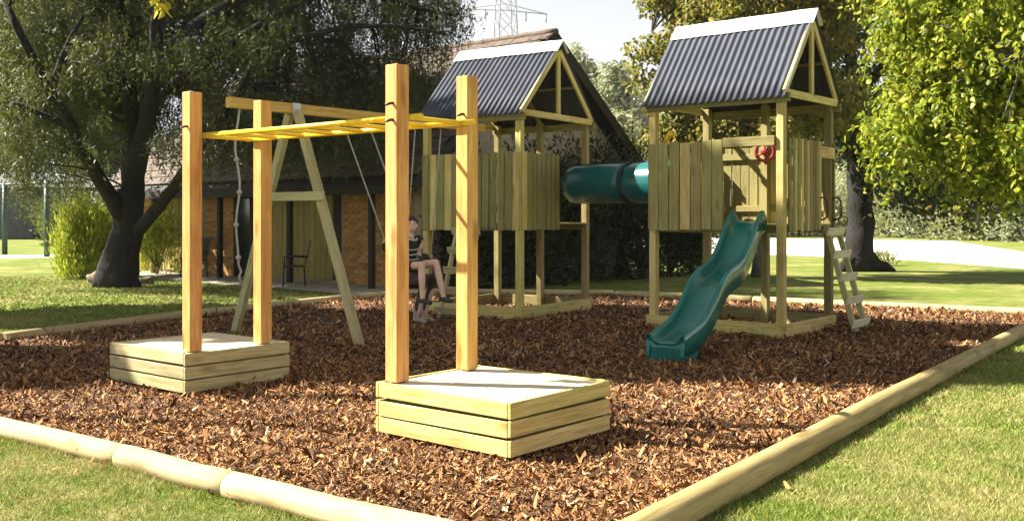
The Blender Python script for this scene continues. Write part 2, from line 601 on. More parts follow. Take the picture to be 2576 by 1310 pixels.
def make_chips():
    out = []
    for (d0, d1, dens, sc) in ((4.4, 8.2, 3600, 1.0), (8.2, 11.0, 2000, 1.15), (11.0, 15.0, 800, 1.45), (15.0, 21.0, 330, 1.8)):
        A = 17.0 * (d1 - d0)
        n = int(A * dens)
        x = RNG.uniform(-8, 9, n); y = RNG.uniform(d0, d1, n)
        k = (inside(x, y) | ((edge_dist(x, y) < .38) & (RNG.uniform(size=n) < .012))) & (np.abs(x) < .53 * y + .4)
        x = x[k]; y = y[k]
        out.append((x, y, np.full(len(x), sc)))
    x = np.concatenate([o[0] for o in out]); y = np.concatenate([o[1] for o in out]); sc = np.concatenate([o[2] for o in out])
    n = len(x)
    z = np.where(inside(x, y), mulch_h(x, y), .03) + RNG.uniform(-.015, .02, n)
    L = RNG.lognormal(-3.15, .42, n) * sc; L = np.clip(L, .02, .15)
    W = L * RNG.uniform(.11, .30, n)
    th = RNG.uniform(0, 2 * pi, n)
    pit = RNG.normal(0, .38, n)
    D = np.stack([np.cos(th) * np.cos(pit), np.sin(th) * np.cos(pit), np.sin(pit)], axis=1)
    N = np.stack([RNG.normal(0, .45, n), RNG.normal(0, .45, n), np.ones(n)], axis=1)
    S = np.cross(D, N); S /= np.linalg.norm(S, axis=1)[:, None]
    N2 = np.cross(S, D)
    C = np.stack([x, y, z], axis=1)
    curl = RNG.normal(.08, .20, n)[:, None] * L[:, None]
    Lh = (L / 2)[:, None]; Wh = (W / 2)[:, None]
    tw = RNG.normal(0, .3, n)[:, None]
    V = np.empty((n, 6, 3))
    e0 = S * Wh * RNG.uniform(.3, 1, n)[:, None]; e1 = S * Wh * RNG.uniform(.2, .9, n)[:, None]
    V[:, 0] = C - D * Lh - e0 + N2 * curl; V[:, 1] = C - D * Lh + e0 + N2 * curl
    V[:, 2] = C + S * Wh; V[:, 3] = C - S * Wh
    V[:, 4] = C + D * Lh + e1 + N2 * (curl + tw * Wh); V[:, 5] = C + D * Lh - e1 + N2 * (curl - tw * Wh)
    i = np.arange(n)[:, None] * 6
    Q = np.concatenate([i + np.array([[0, 1, 2, 3]]), i + np.array([[3, 2, 4, 5]])])
    return mesh_np('bark_chips', V.reshape(-1, 3), Q)


tag(link('bark_chips', make_chips(), M['chip']), 'loose reddish brown bark chips covering the play area', 'bark chips', None, 'stuff')


def make_grass():
    parts = []
    for (d0, d1, dens, hh, ww) in ((4.4, 7.5, 7000, .026, .0035), (7.5, 11, 3200, .028, .006), (11, 17, 900, .032, .012), (17, 27, 260, .04, .022)):
        xm = .53 * d1 + .3
        n = int(2 * xm * (d1 - d0) * dens)
        x = RNG.uniform(-xm, xm, n); y = RNG.uniform(d0, d1, n)
        k = (np.abs(x) < .53 * y + .2) & (~inside(x, y))
        x = x[k]; y = y[k]
        k = edge_dist(x, y) > .05
        x = x[k]; y = y[k]
        # keep paving and the house clear
        hx = (x + 2.0) * .66 + (y - 22.2) * .75
        k = hx < -2.0
        x = x[k]; y = y[k]
        m = len(x)
        parts.append((x, y, RNG.uniform(.5, 1.3, m) * hh, np.full(m, ww)))
    x = np.concatenate([p[0] for p in parts]); y = np.concatenate([p[1] for p in parts])
    h = np.concatenate([p[2] for p in parts]); w = np.concatenate([p[3] for p in parts])
    n = len(x)
    # tussocks: neighbouring blades lean together and grow longer in clumps
    cl = .5 + .5 * np.sin(x * 5.1 + 1.7 * np.sin(y * 3.3)) * np.sin(y * 4.3 + 2.1 * np.sin(x * 2.7))
    h = h * (.65 + .7 * cl)
    h = h * (1 + 1.6 * np.exp(-(edge_dist(x, y) / .13) ** 2) * RNG.uniform(.2, 1, n))
    th = RNG.uniform(0, 2 * pi, n)
    lean = RNG.uniform(.2, 1.4, n) * h
    V = np.empty((n, 3, 3))
    ph = RNG.uniform(0, 2 * pi, n)
    V[:, 0] = np.stack([x - np.cos(ph) * w, y - np.sin(ph) * w, np.zeros(n)], axis=1)
    V[:, 1] = np.stack([x + np.cos(ph) * w, y + np.sin(ph) * w, np.zeros(n)], axis=1)
    V[:, 2] = np.stack([x + np.cos(th) * lean, y + np.sin(th) * lean, h], axis=1)
    F = np.arange(n * 3).reshape(-1, 3)
    return mesh_np('lawn_grass', V.reshape(-1, 3), F)


tag(link('lawn_grass', make_grass(), M['blade']), 'short green and straw coloured lawn grass', 'grass', None, 'stuff')


def sheet(name, pts, z, mat, label):
    V = np.array([(p[0], p[1], z) for p in pts], dtype=float)
    me = bpy.data.meshes.new(name)
    me.from_pydata([tuple(v) for v in V], [], [tuple(range(len(V)))])
    me.update()
    return tag(link(name, me, mat), label, None, None, 'structure')


near = [G(1500, 632), G(1700, 636), G(2000, 643), G(2300, 655), G(2576, 676), G(3000, 716)]
far = [G(3000, 660), G(2576, 634), G(2400, 607), G(2100, 601), G(1700, 597), G(1500, 596)]
sheet('gravel_road', near + far, .006, M['gravel'], 'sunlit white gravel road behind the lawn')
far_path = [G(-300, 655), G(140, 648), G(140, 640), G(-300, 642)]
sheet('path', far_path, .006, M['paving'], 'pale path by the green steel frame')

# ------------------------------------------------------------------ log edging
def log(p0, p1, r0, r1, label, seed, zc=None, mat='log'):
    g = np.random.default_rng(seed)
    p0 = Vector((p0[0], p0[1], (r0 * .72) if zc is None else zc)); p1 = Vector((p1[0], p1[1], (r1 * .72) if zc is None else zc))
    L = (p1 - p0).length
    x = (p1 - p0).normalized(); y = Vector((0, 0, 1)).cross(x).normalized(); z = x.cross(y)
    n = max(8, int(L / .16)); s = 16
    V = []
    ph = g.uniform(0, 6.28, 6)
    for i in range(n + 1):
        t = i / n
        r = r0 + (r1 - r0) * t
        bend = (.008 * sin(t * 5 + ph[0]) + .003 * sin(t * 13 + ph[1])) * sin(pi * t)
        endr = 1.0
        for j in range(s):
            a = 2 * pi * j / s
            rr = r * (1 + .014 * sin(2 * a + ph[2] + t * 3) + .010 * sin(3 * a + ph[3] - t * L * 2.1) + .006 * sin(t * L * 9 + a + ph[4]))
            V.append((t * L - L / 2, cos(a) * rr + bend, sin(a) * rr + bend * .5))
    # rounded ends
    V2 = []
    for i in (0, n):
        sx = -1 if i == 0 else 1
        for j in range(s):
            v = V[i * s + j]
            V2.append((v[0] + sx * .006, v[1] * .93, v[2] * .93))
    b0 = len(V)
    V += V2
    F = []
    for i in range(n):
        for j in range(s):
            k = (j + 1) % s
            F.append((i * s + j, i * s + k, (i + 1) * s + k, (i + 1) * s + j))
    for j in range(s):
        k = (j + 1) % s
        F.append((b0 + j, b0 + k, k, j))
        F.append((n * s + j, n * s + k, b0 + s + k, b0 + s + j))
    me = bpy.data.meshes.new('edging_log')
    me.from_pydata(V, [], F + [tuple(range(b0 + s - 1, b0 - 1, -1)), tuple(range(b0 + s, b0 + 2 * s))])
    for p in me.polygons: p.use_smooth = len(p.vertices) == 4
    me.update()
    o = link('edging_log', me, M[mat])
    Mx = Matrix((x, y, z)).transposed().to_4x4(); Mx.translation = (p0 + p1) / 2
    o.matrix_world = Mx
    return tag(o, label, 'log', 'round pine logs edging the mulch')


def lerp(a, b, t): return (a[0] + (b[0] - a[0]) * t, a[1] + (b[1] - a[1]) * t)


CL = (.266, 4.42); LL = (-7.75, 10.37)
j1 = G(310, 1143, .07); j2 = G(583, 1216, .07)
log(j2, CL, .082, .088, 'pale round log of front edging running from the second joint to the corner', 1)
log(j1, lerp(j1, j2, .992), .079, .082, 'short pale round log in front edging between two close joints', 2)
log(LL, lerp(LL, j1, .998), .078, .079, 'pale round log of front edging running beside the far step platform', 3)
R1 = lerp(CL, (6.96, 13.80), .012); Rm = (4.35, 10.2)
log(lerp(CL, (6.96, 13.8), .02), (6.96, 13.80), .094, .086, 'very long unbroken shade-toned log along the side lawn', 4, None, 'log_shaded')
log((6.99, 13.84), (8.60, 16.15), .084, .08, 'round log edging the bed by the shaded lawn past the ladder', 5, None, 'log_shaded')
bk = [((8.55, 16.15), (4.5, 18.87), 'round log of back edging behind the slide tower ladder'),
      ((4.46, 18.9), (2.1, 20.36), 'round log of back edging seen below the crawl tunnel'),
      ((2.04, 20.4), (-1.5, 20.9), 'round log of back edging behind the ivy side tower'),
      ((-1.55, 20.9), (-2.97, 19.5), 'round log of back edging in front of the brick wall'),
      ((-3.0, 19.46), (-5.14, 16.0), 'weathered log of back edging beside the swing frame'),
      ((-5.17, 15.95), (-6.5, 12.96), 'greyish log of side edging in tree shade behind the far platform'),
      ((-6.53, 12.92), (-7.75, 10.4), 'greyish log of side edging at the outermost corner')]
for i, (a, b, lb) in enumerate(bk):
    log(a, b, .075, .072, lb, 20 + i)

# ------------------------------------------------------------------ monkey bars
YM = .8826
mb = thing('monkey_bars', (-.0074, 6.534, 0), YM, 'monkey bars with yellow rails on four orange posts between two step platforms', 'monkey bars')
PW, PD, PH, GAP = 1.14, 1.27, .40, 3.70


def platform(parent, y0, mat, seed):
    rnd = random.Random(seed)
    fr = board('platform', (PW / 2, y0 + .06, .2), (PW / 2, y0 + PD - .06, .2), PW - .16, .30, M['pine_weathered'], parent)
    inv = MLOC[fr.name].inverted()

    def sub(name, a, b, w, t, n):
        return board(name, inv @ Vector(a), inv @ Vector(b), w, t, mat, fr, inv.to_3x3() @ Vector(n))
    bh, gp = .107, .018
    for k in range(3):
        z = .045 + bh / 2 + k * (bh + gp)
        dz = [rnd.uniform(-.0055, .0055) for _ in range(8)]
        sub('side_board', (.014, y0 + .03, z + dz[0]), (.014, y0 + PD - .03, z + dz[1]), bh, .028, (1, 0, 0))
        sub('side_board', (PW - .014, y0 + .03, z + dz[2]), (PW - .014, y0 + PD - .03, z + dz[3]), bh, .028, (1, 0, 0))
        sub('side_board', (0, y0 + .014, z + dz[4]), (PW, y0 + .014, z + dz[5]), bh, .028, (0, 1, 0))
        sub('side_board', (0, y0 + PD - .014, z + dz[6]), (PW, y0 + PD - .014, z + dz[7]), bh, .028, (0, 1, 0))
    nb = 9
    p = (PW - .06) / nb
    for k in range(nb):
        x = .03 + p * (k + .5)
        dz = rnd.uniform(-.004, .003)
        sub('deck_board', (x, y0 + .03, PH - .019 + dz), (x, y0 + PD - .03, PH - .019 + dz), p - .007, .03, (0, 0, 1)).data = box_mesh(PD - .06, p - .007, .03, M['deck'])
    return fr


platform(mb, 0, M['pine'], 1)
platform(mb, GAP, M['pine_grey'], 2)
PT = 2.706
post_xy = {'A': (.13, 1.18), 'B': (.89, 1.18), 'C': (.13, 3.79), 'D': (.89, 3.79)}
for k, (x, y) in post_xy.items():
    po = board('post', (x, y, .405), (x, y, PT + random.uniform(-.01, .01)), .125, .125, M['post'], mb, (1, 0, 0), .006)
ZR = 2.33
for x in (.22, .80):
    me = tubes_mesh('rail', [([(x, 1.02, ZR), (x, 2.4, ZR - .004), (x, 3.9, ZR)], .021)], 12)
    link('rail', me, M['yellow'], mb)
rung_me = tubes_mesh('rung', [([(.20, 0, 0), (.5, 0, 0), (.82, 0, 0)], .017)], 10)
rung_me.materials.append(M['yellow'])
for k in range(8):
    o = link('rung', rung_me, None, mb)
    o.location = (0, 1.14 + k * 2.68 / 7, ZR - .004)
bolt_me = tubes_mesh('bolt', [([(0, 0, 0), (-.03, 0, -.004), (-.075, 0, -.02)], [.011, .011, .007])], 8)
bolt_me.materials.append(M['black_metal'])
for (x, y, z) in ((.07, 1.16, 2.42), (.07, 1.16, 2.30), (.83, 1.16, 2.40), (.07, 3.77, 2.40)):
    o = link('bolt', bolt_me, None, mb)
    o.location = (x, y, z)

# ------------------------------------------------------------------ play towers
def corrugated(W2, zE, zR, D, side, x0):
    """one roof slope, ridge along y; side -1 leans to x=0"""
    over = .10
    run = W2 + over
    sl = (zR - zE) / W2
    pitch = .102
    n = int((D + .16) / pitch * 8)
    ys = np.linspace(-.08, D + .08, n + 1)
    wv = .017 * np.sin(ys / pitch * 2 * pi)
    nx, nz = -sl, 1.0
    ln = sqrt(nx * nx + nz * nz)
    rows = 4
    V = []
    for lay in (0, -.003):
        for r in range(rows + 1):
            t = r / rows
            xo = t * run
            zz = zR - sl * xo
            off = wv + .03 + lay
            V.append(np.stack([x0 + side * (xo + off * sl / ln), ys, zz + off / ln], axis=1))
    V = np.concatenate(V)
    m = len(ys)
    F = []
    tot = (rows + 1) * m
    r, j = np.meshgrid(np.arange(rows), np.arange(m - 1), indexing='ij')
    a = (r * m + j).ravel()
    F1 = np.stack([a, a + 1, a + m + 1, a + m], axis=1)
    F2 = F1[:, ::-1] + tot
    j = np.arange(m - 1)
    e = rows * m
    F3 = np.stack([e + j, e + j + 1, e + tot + j + 1, e + tot + j], axis=1)
    return mesh_np('roof_sheet', V, np.concatenate([F1, F2, F3]), True)


def cap_mesh(W2, zE, zR, D, x0, ext0, ext1):
    sl = (zR - zE) / W2
    ln = sqrt(1 + sl * sl)
    c = .26
    prof = []
    up = .05
    for s in (-1, 1):
        prof.append((s * c / ln, -c * sl / ln))
    V = []
    for y in np.linspace(-ext0, D + ext1, 9):
        w = .004 * sin(y * 9)
        for th in (0, -.006):
            for (px, pz) in (prof[0], (0, .0), prof[1]):
                V.append((x0 + px, y, zR + up + pz + th * 1.6 + .03 + w))
    F = []
    for i in range(8):
        a = i * 6; b = a + 6
        for k in (0, 1):
            F.append((a + k, b + k, b + k + 1, a + k + 1))
            F.append((a + 3 + k, a + 4 + k, b + 4 + k, b + 3 + k))
        F.append((a, a + 3, b + 3, b)); F.append((a + 2, b + 2, b + 5, a + 5))
    F += [(0, 1, 4, 3), (1, 2, 5, 4), (48, 51, 52, 49), (49, 52, 53, 50)]
    me = bpy.data.meshes.new('ridge_cap')
    me.from_pydata(V, [], F)
    me.update()
    return me


def tower(loc, yaw, W, D, zE, zR, zT, zB, label, walls, seed, floor=1.5):
    rnd = random.Random(seed)
    T = thing('play_tower', loc, yaw, label, 'play tower', 'roofed timber play towers')
    pw = M['pine_weathered']
    s = .105
    h = s / 2
    # posts
    for (x, y) in ((h, h), (W - h, h), (h, D - h), (W - h, D - h)):
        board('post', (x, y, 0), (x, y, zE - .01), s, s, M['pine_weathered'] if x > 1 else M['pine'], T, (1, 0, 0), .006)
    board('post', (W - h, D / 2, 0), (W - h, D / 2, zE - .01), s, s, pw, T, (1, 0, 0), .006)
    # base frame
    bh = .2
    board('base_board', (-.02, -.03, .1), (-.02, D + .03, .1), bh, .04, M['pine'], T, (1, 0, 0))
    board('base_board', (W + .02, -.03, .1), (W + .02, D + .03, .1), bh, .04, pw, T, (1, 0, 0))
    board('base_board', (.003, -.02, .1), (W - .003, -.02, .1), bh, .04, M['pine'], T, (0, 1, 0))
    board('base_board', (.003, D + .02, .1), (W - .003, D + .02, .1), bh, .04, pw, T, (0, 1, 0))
    # floor joists and deck
    board('joist', (s + .022, .12, floor - .075), (s + .022, D - .12, floor - .075), .09, .04, pw, T, (1, 0, 0))
    board('joist', (W - s - .022, .12, floor - .075), (W - s - .022, D - .12, floor - .075), .09, .04, pw, T, (1, 0, 0))
    nb = int((D - .02) / .098)
    p = D / nb
    for k in range(nb):
        y = p * (k + .5)
        a, b = (.0, W)
        if k == 0 or k == nb - 1 or abs(y - D / 2) < .11: a, b = .112, W - .112
        board('deck_board', (a + .002, y, floor - .015), (b - .002, y, floor - .015), p - .008, .028, pw, T)
    # wall boards
    for (face, a0, a1, pitch) in walls:
        n = max(1, round((a1 - a0) / pitch))
        pp = (a1 - a0) / n
        for k in range(n):
            c = a0 + pp * (k + .5)
            w = pp - rnd.uniform(.011, .022)
            z0 = zB + rnd.uniform(-.012, .012); z1 = zT + rnd.uniform(-.012, .012)
            c += rnd.uniform(-.004, .004)
            tl = rnd.uniform(-.006, .006)
            off = -.014 - rnd.uniform(0, .004)
            if face == 'front': q0, q1, nn = (off, c, z0), (off, c + tl, z1), (1, 0, 0)
            elif face == 'back': q0, q1, nn = (W - off, c, z0), (W - off, c + tl, z1), (1, 0, 0)
            elif face == 'right': q0, q1, nn = (c, off, z0), (c + tl, off, z1), (0, 1, 0)
            else: q0, q1, nn = (c, D - off, z0), (c + tl, D - off, z1), (0, 1, 0)
            board('wall_board', q0, q1, w, .024, pw if rnd.random() < .8 else M['pine'], T, nn)
    # wall rails behind the boards
    for (f, a, b, _) in walls:
        lim = D if f in ('front', 'back') else W
        a = max(a, s); b = min(b, lim - s)
        if b - a < .15: continue
        for z in (zT - .14, floor + .22):
            if f == 'front': board('wall_rail', (.022, a, z), (.022, b, z), .09, .036, pw, T, (1, 0, 0))
            elif f == 'back': board('wall_rail', (W - .022, a, z), (W - .022, b, z), .09, .036, pw, T, (1, 0, 0))
            elif f == 'right': board('wall_rail', (a, .022, z + .001), (b, .022, z + .001), .09, .036, pw, T, (0, 1, 0))
            else: board('wall_rail', (a, D - .022, z + .001), (b, D - .022, z + .001), .09, .036, pw, T, (0, 1, 0))
    # eave beams
    for x in (-.022, W + .022):
        board('eave_beam', (x, -.10, zE - .115), (x, D + .10, zE - .115), .12, .042, M['pine_weathered'], T, (1, 0, 0))
    # gables
    xm = W / 2
    sl = (zR - zE) / (W / 2)
    for y in (-.03, D + .03):
        board('tie_beam', (.002, y, zE - .05), (W - .002, y, zE - .05), .10, .04, M['pine'], T, (0, 1, 0))
        for sgn in (-1, 1):
            board('rafter', (xm + sgn * .03, y, zR - .10), (xm + sgn * (W / 2 + .03), y, zE - .045), .09, .038, M['pine'], T, (0, 1, 0))
        board('king_post', (xm, y + .006, zE), (xm, y + .006, zR - .09), .09, .042, M['pine'], T, (0, 1, 0))
    for sgn in (-1, 1):
        board('rafter', (xm + sgn * .03, D / 2, zR - .14), (xm + sgn * (W / 2 - .02), D / 2, zE - .06), .07, .038, pw, T, (0, 1, 0))
        board('purlin', (xm + sgn * W * .25, -.01, zR - sl * W * .25 - .075), (xm + sgn * W * .25, D + .01, zR - sl * W * .25 - .075), .06, .035, pw, T, (0, 0, 1))
        link('roof_sheet', corrugated(W / 2, zE, zR, D, sgn, xm), M['roof'], T)
    board('ridge_board', (xm, -.05, zR - .05), (xm, D + .05, zR - .05), .12, .03, pw, T, (1, 0, 0))
    link('ridge_cap', cap_mesh(W / 2, zE, zR, D, xm, .12, .05), M['white_cap'], T)
    return T


Y1 = .878
W1, D1 = 1.66, 2.05
t1 = tower((3.545, 13.234, 0), Y1, W1, D1, 3.27, 4.36, 2.64, 1.41, 'corrugated roofed play tower with the green slide and ladder',
           [('front', .86, D1, .168), ('right', .11, 1.17, .098), ('right', 1.6, W1, .06), ('back', 0, D1, .15), ('left', 0, .55, .13), ('left', 1.3, W1, .12)], 5)
board('handrail', (-.02, .11, 2.60), (-.02, .86, 2.60), .13, .04, M['pine_weathered'], t1, (1, 0, 0))
board('wall_rail', (W1 - .52, -.02, 2.50), (W1 - .04, -.02, 2.50), .16, .03, M['pine'], t1, (0, 1, 0))
Y2 = .978
W2_, D2 = 2.15, 1.94
t2 = tower((.135, 15.688, 0), Y2, W2_, D2, 3.27, 4.40, 2.61, 1.39, 'corrugated roofed play tower next to the swings and brick house',
           [('front', 0, .88, .140), ('front', 1.18, D2, .148), ('right', .02, 1.12, .135), ('back', 1.15, D2, .15), ('left', 0, .9, .15)], 9)
board('handrail', (-.02, .88, 2.55), (-.02, 1.18, 2.55), .12, .04, M['pine_weathered'], t2, (1, 0, 0))


def wpt(loc, yaw, x, y, z=0.0):
    return Vector((loc[0] + x * cos(yaw) - y * sin(yaw), loc[1] + x * sin(yaw) + y * cos(yaw), z))


L1 = (3.545, 13.234); L2 = (.135, 15.688)


# slide
def make_slide():
    top = wpt(L1, Y1, -.02, .46)
    bot = Vector((1.66, 11.0, 0))
    d = (bot - top); L = d.length; d.normalize()
    yaw = atan2(d.y, d.x)
    S = thing('slide', (bot.x, bot.y, 0), yaw, 'dark green wavy plastic slide coming down from the tower', 'slide')
    # local x: -L (top) .. 0 (bottom)
    kt = [0, .05, .11, .20, .30, .38, .48, .56, .66, .78, .88, .94, 1.0]
    kz = [1.54, 1.525, 1.42, 1.17, .95, .87, .82, .73, .50, .30, .235, .225, .22]
    n = 60
    ts = np.linspace(0, 1, n)
    # smooth interpolation
    zs = np.interp(ts, kt, kz)
    for _ in range(3):
        z2 = zs.copy(); z2[1:-1] = (zs[:-2] + 2 * zs[1:-1] + zs[2:]) / 4; zs = z2
    hw = .170
    wh = np.interp(ts, [0, .04, .12, .9, 1.0], [.06, .17, .17, .14, .09])
    prof_n = 14
    V = []
    for t, z, hgt in zip(ts, zs, wh):
        x = -L + t * L
        P = [(-hw - .055, z + hgt - .055), (-hw - .05, z + hgt - .008), (-hw - .035, z + hgt), (-hw - .012, z + hgt - .006), (-hw + .005, z + hgt - .04), (-hw + .025, z + .03), (-hw + .07, z + .002),
             (hw - .07, z + .002), (hw - .025, z + .03), (hw - .005, z + hgt - .04), (hw + .012, z + hgt - .006), (hw + .035, z + hgt), (hw + .05, z + hgt - .008), (hw + .055, z + hgt - .055),
             (hw + .05, z - .13), (hw + .01, z - .13), (hw - .0, z - .05), (hw - .05, z - .04), (-hw + .05, z - .04), (-hw + .0, z - .05), (-hw - .01, z - .13), (-hw - .05, z - .13)]
        V += [(x, a, b) for a, b in P]
    m = 22
    F = []
    for i in range(n - 1):
        for j in range(m):
            k = (j + 1) % m
            F.append((i * m + j, i * m + k, (i + 1) * m + k, (i + 1) * m + j))
    F.append(tuple(range(m))); F.append(tuple(range((n - 1) * m + m - 1, (n - 1) * m - 1, -1)))
    me = bpy.data.meshes.new('chute')
    me.from_pydata(V, [], F)
    for p in me.polygons: p.use_smooth = True
    me.update()
    link('chute', me, M['slide'], S)
    # ribbed foot
    V = []; nn = 41
    for i in range(nn):
        y = -hw - .05 + (2 * hw + .1) * i / (nn - 1)
        dx = .004 * (1 if (i // 2) % 2 else -1)
        for (x, z) in ((.0 + dx, .0), (.0 + dx, .205), (-.06, .235)):
            V.append((x - .01, y, z))
    F = []
    for i in range(nn - 1):
        for k in (0, 1):
            a = i * 3 + k
            F.append((a, a + 3, a + 4, a + 1))
    b = len(V)
    for s_ in (-1, 1):
        y = s_ * (hw + .05)
        e = 0 if s_ < 0 else (nn - 1) * 3
        V += [(-.42, y, .0), (-.42, y, .25)]
        k = len(V)
        F.append((e, e + 1, e + 2, k - 1, k - 2))
    me = bpy.data.meshes.new('ribbed_foot')
    me.from_pydata(V, [], F)
    me.update()
    link('ribbed_foot', me, M['slide'], S)
    return S


make_slide()


# crawl tunnel between the towers
def make_tunnel():
    a = wpt(L2, Y2, 1.62, -.03, 2.13)
    b = wpt(L1, Y1, .95, D1 + .03, 2.13)
    d = b - a; L = d.length
    T = thing('crawl_tunnel', (a.x, a.y, a.z - .33), atan2(d.y, d.x), 'teal plastic crawl tunnel joining the two play towers', 'tunnel')
    R = .315

    def tubeshell(x0, x1, r, n=10, s=40, bulge=.0):
        V = []; F = []
        for lay in (0, 1):
            for i in range(n + 1):
                t = i / n
                rr = (r - .012 * lay) * (1 + bulge * sin(pi * t) - .015 * (1 if i in (0, n) else 0))
                for j in range(s):
                    th = 2 * pi * j / s
                    V.append((x0 + (x1 - x0) * t, cos(th) * rr, .33 + sin(th) * rr))
        N = (n + 1) * s
        for i in range(n):
            for j in range(s):
                k = (j + 1) % s
                F.append((i * s + j, i * s + k, (i + 1) * s + k, (i + 1) * s + j))
                F.append((N + i * s + j, N + (i + 1) * s + j, N + (i + 1) * s + k, N + i * s + k))
        for j in range(s):
            k = (j + 1) % s
            F.append((j, N + j, N + k, k)); F.append((n * s + j, n * s + k, N + n * s + k, N + n * s + j))
        me = bpy.data.meshes.new('tube')
        me.from_pydata(V, [], F)
        for p in me.polygons: p.use_smooth = True
        me.update()
        return me
    m = L * .56
    link('tunnel_section', tubeshell(0, m - .03, R, bulge=.02), M['tunnel'], T)
    link('tunnel_section', tubeshell(m + .03, L, R, bulge=.02), M['tunnel'], T)
    link('joint_ring', tubeshell(m - .032, m + .032, R + .022, 4), M['dark_seam'], T)
    link('flange', tubeshell(L - .04, L + .01, R + .05, 2), M['tunnel'], T)
    # seam rib on top
    board('seam_rib', (.06, 0, .33 + R + .012), (m - .06, 0, .33 + R + .012), .05, .03, M['dark_seam'], T)
    board('seam_rib', (m + .06, 0, .33 + R + .012), (L - .06, 0, .33 + R + .012), .05, .03, M['dark_seam'], T)


make_tunnel()


def ladder(loc, yaw, label, run, h, w, steps, mat_r, mat_s):
    """local x across, foot at y=-run, top at y=0"""
    T = thing('ladder', loc, yaw, label, 'ladder', 'timber ladders on the towers')
    for x in (0, w):
        board('side_rail', (x, -run, .01), (x, 0, h), .075, .045, mat_r, T, (1, 0, 0))
    for k in range(steps):
        t = (k + .45) / (steps - .3)
        t = min(t, .985)
        y = -run * (1 - t) - .045
        board('step', (-.08, y, h * t), (w + .08, y, h * t), .115, .03, mat_s, T, (0, 1, .3))
    return T


p = wpt(L1, Y1, 1.16, -.09)
ladder((p.x, p.y, 0), Y1, 'pale stepped ladder leaning on the slide tower', .42, 1.47, .40, 5, M['pine_grey'], M['deck'])
p = wpt(L2, Y2, -.09, .72)
lad2 = ladder((p.x, p.y, 0), Y2 - pi / 2, 'timber ladder on the tower beside the swings', .5, 1.45, .40, 5, M['pine_grey'], M['pine_grey'])
lad2.rotation_euler = (0, 0, Y2 - pi / 2)
lad2.location = wpt(L2, Y2, -.09, 1.14)

# grab handles beside the ladder
for x, lb in ((1.13, 'black curved grab handle between the wall boards and the ladder'), (1.62, 'black curved grab handle on the far post of the ladder opening')):
    g = wpt(L1, Y1, x, -.045)
    T = thing('grab_handle', (g.x, g.y, 1.56), Y1, lb, 'handle', 'grab handles by the ladder')
    pts = [(0, .02, .30), (0, -.03, .31), (0, -.075, .26), (0, -.085, .15), (0, -.075, .04), (0, -.03, 0), (0, .02, .0)]
    link('grip', tubes_mesh('grip', [(pts, .013)], 8), M['black_metal'], T)
    for z in (0, .30):
        link('mounting_plate', tubes_mesh('plate', [([(0, .018, z), (0, .028, z)], .03)], 10), M['black_metal'], T)

# red steering wheel, yellow telescope
g = wpt(L1, Y1, .16, .34)
T = thing('toy_steering_wheel', (g.x, g.y, 2.30), Y1 + .2, 'red toy steering wheel inside the slide tower', 'steering wheel')
ring = [(cos(a) * .02, cos(a) * .125, .17 + sin(a) * .125) for a in np.linspace(0, 2 * pi, 25)]
link('rim', tubes_mesh('rim', [(ring, .022)], 10, True, False), M['red'], T)
link('hub', tubes_mesh('hub', [([(-.035, 0, .17), (-.02, 0, .17), (.05, 0, .17)], [.035, .055, .05])], 14), M['red'], T)
for a in (pi / 2, pi * 7 / 6, pi * 11 / 6):
    link('spoke', tubes_mesh('spoke', [([(0, 0, .17), (0, cos(a) * .125, .17 + sin(a) * .125)], .014)], 8), M['red'], T)
link('mount', tubes_mesh('mount', [([(.05, 0, .17), (.05, 0, .0)], .02)], 8), M['red'], T)
g = wpt(L1, Y1, -.01, 1.72)
T = thing('toy_telescope', (g.x, g.y, 2.62), Y1 + pi, 'yellow toy telescope on top of the wall boards', 'telescope')
link('stand', tubes_mesh('stand', [([(0, 0, -.005), (0, 0, .05)], .022)], 10), M['yellow_plastic'], T)
link('barrel', tubes_mesh('barrel', [([(-.10, -.16, .015), (-.02, -.04, .075), (.05, .06, .135)], [.026, .034, .04])], 12), M['yellow_plastic'], T)
link('lens_ring', tubes_mesh('lens', [([(.05, .06, .135), (.068, .088, .152)], [.05, .05])], 14), M['yellow_plastic'], T)

# ------------------------------------------------------------------ swing set
YS = .8826
SW = Vector((-2.82, 13.10, 0))
vS = Vector((cos(YS), sin(YS), 0)); uS = Vector((-sin(YS), cos(YS), 0))
ss = thing('swing_set', SW, YS, 'timber A-frame with a long brown beam carrying two swings', 'swing set')
BZ = 2.99
board('beam', (-1.0, 0, BZ), (3.72, 0, BZ), .10, .13, M['post'], ss, (0, 0, 1))
for sgn in (-1, 1):
    board('leg', (0, sgn * 1.27, .0), (0.0, sgn * .07, 2.96), 0.12, .075, M['pine_grey'], ss, (1, 0, 0))
board('cross_brace', (-.055, -.66, 1.86), (-.055, .66, 1.86), 0.115, .035, M['pine_grey'], ss, (1, 0, 0))
board('bracket', (.002, -.06, 2.90), (.002, -.06, 3.06), .13, .006, M['galv'], ss, (0, 1, 0))
board('bracket', (.002, .06, 2.90), (.002, .06, 3.06), .13, .006, M['galv'], ss, (0, 1, 0))


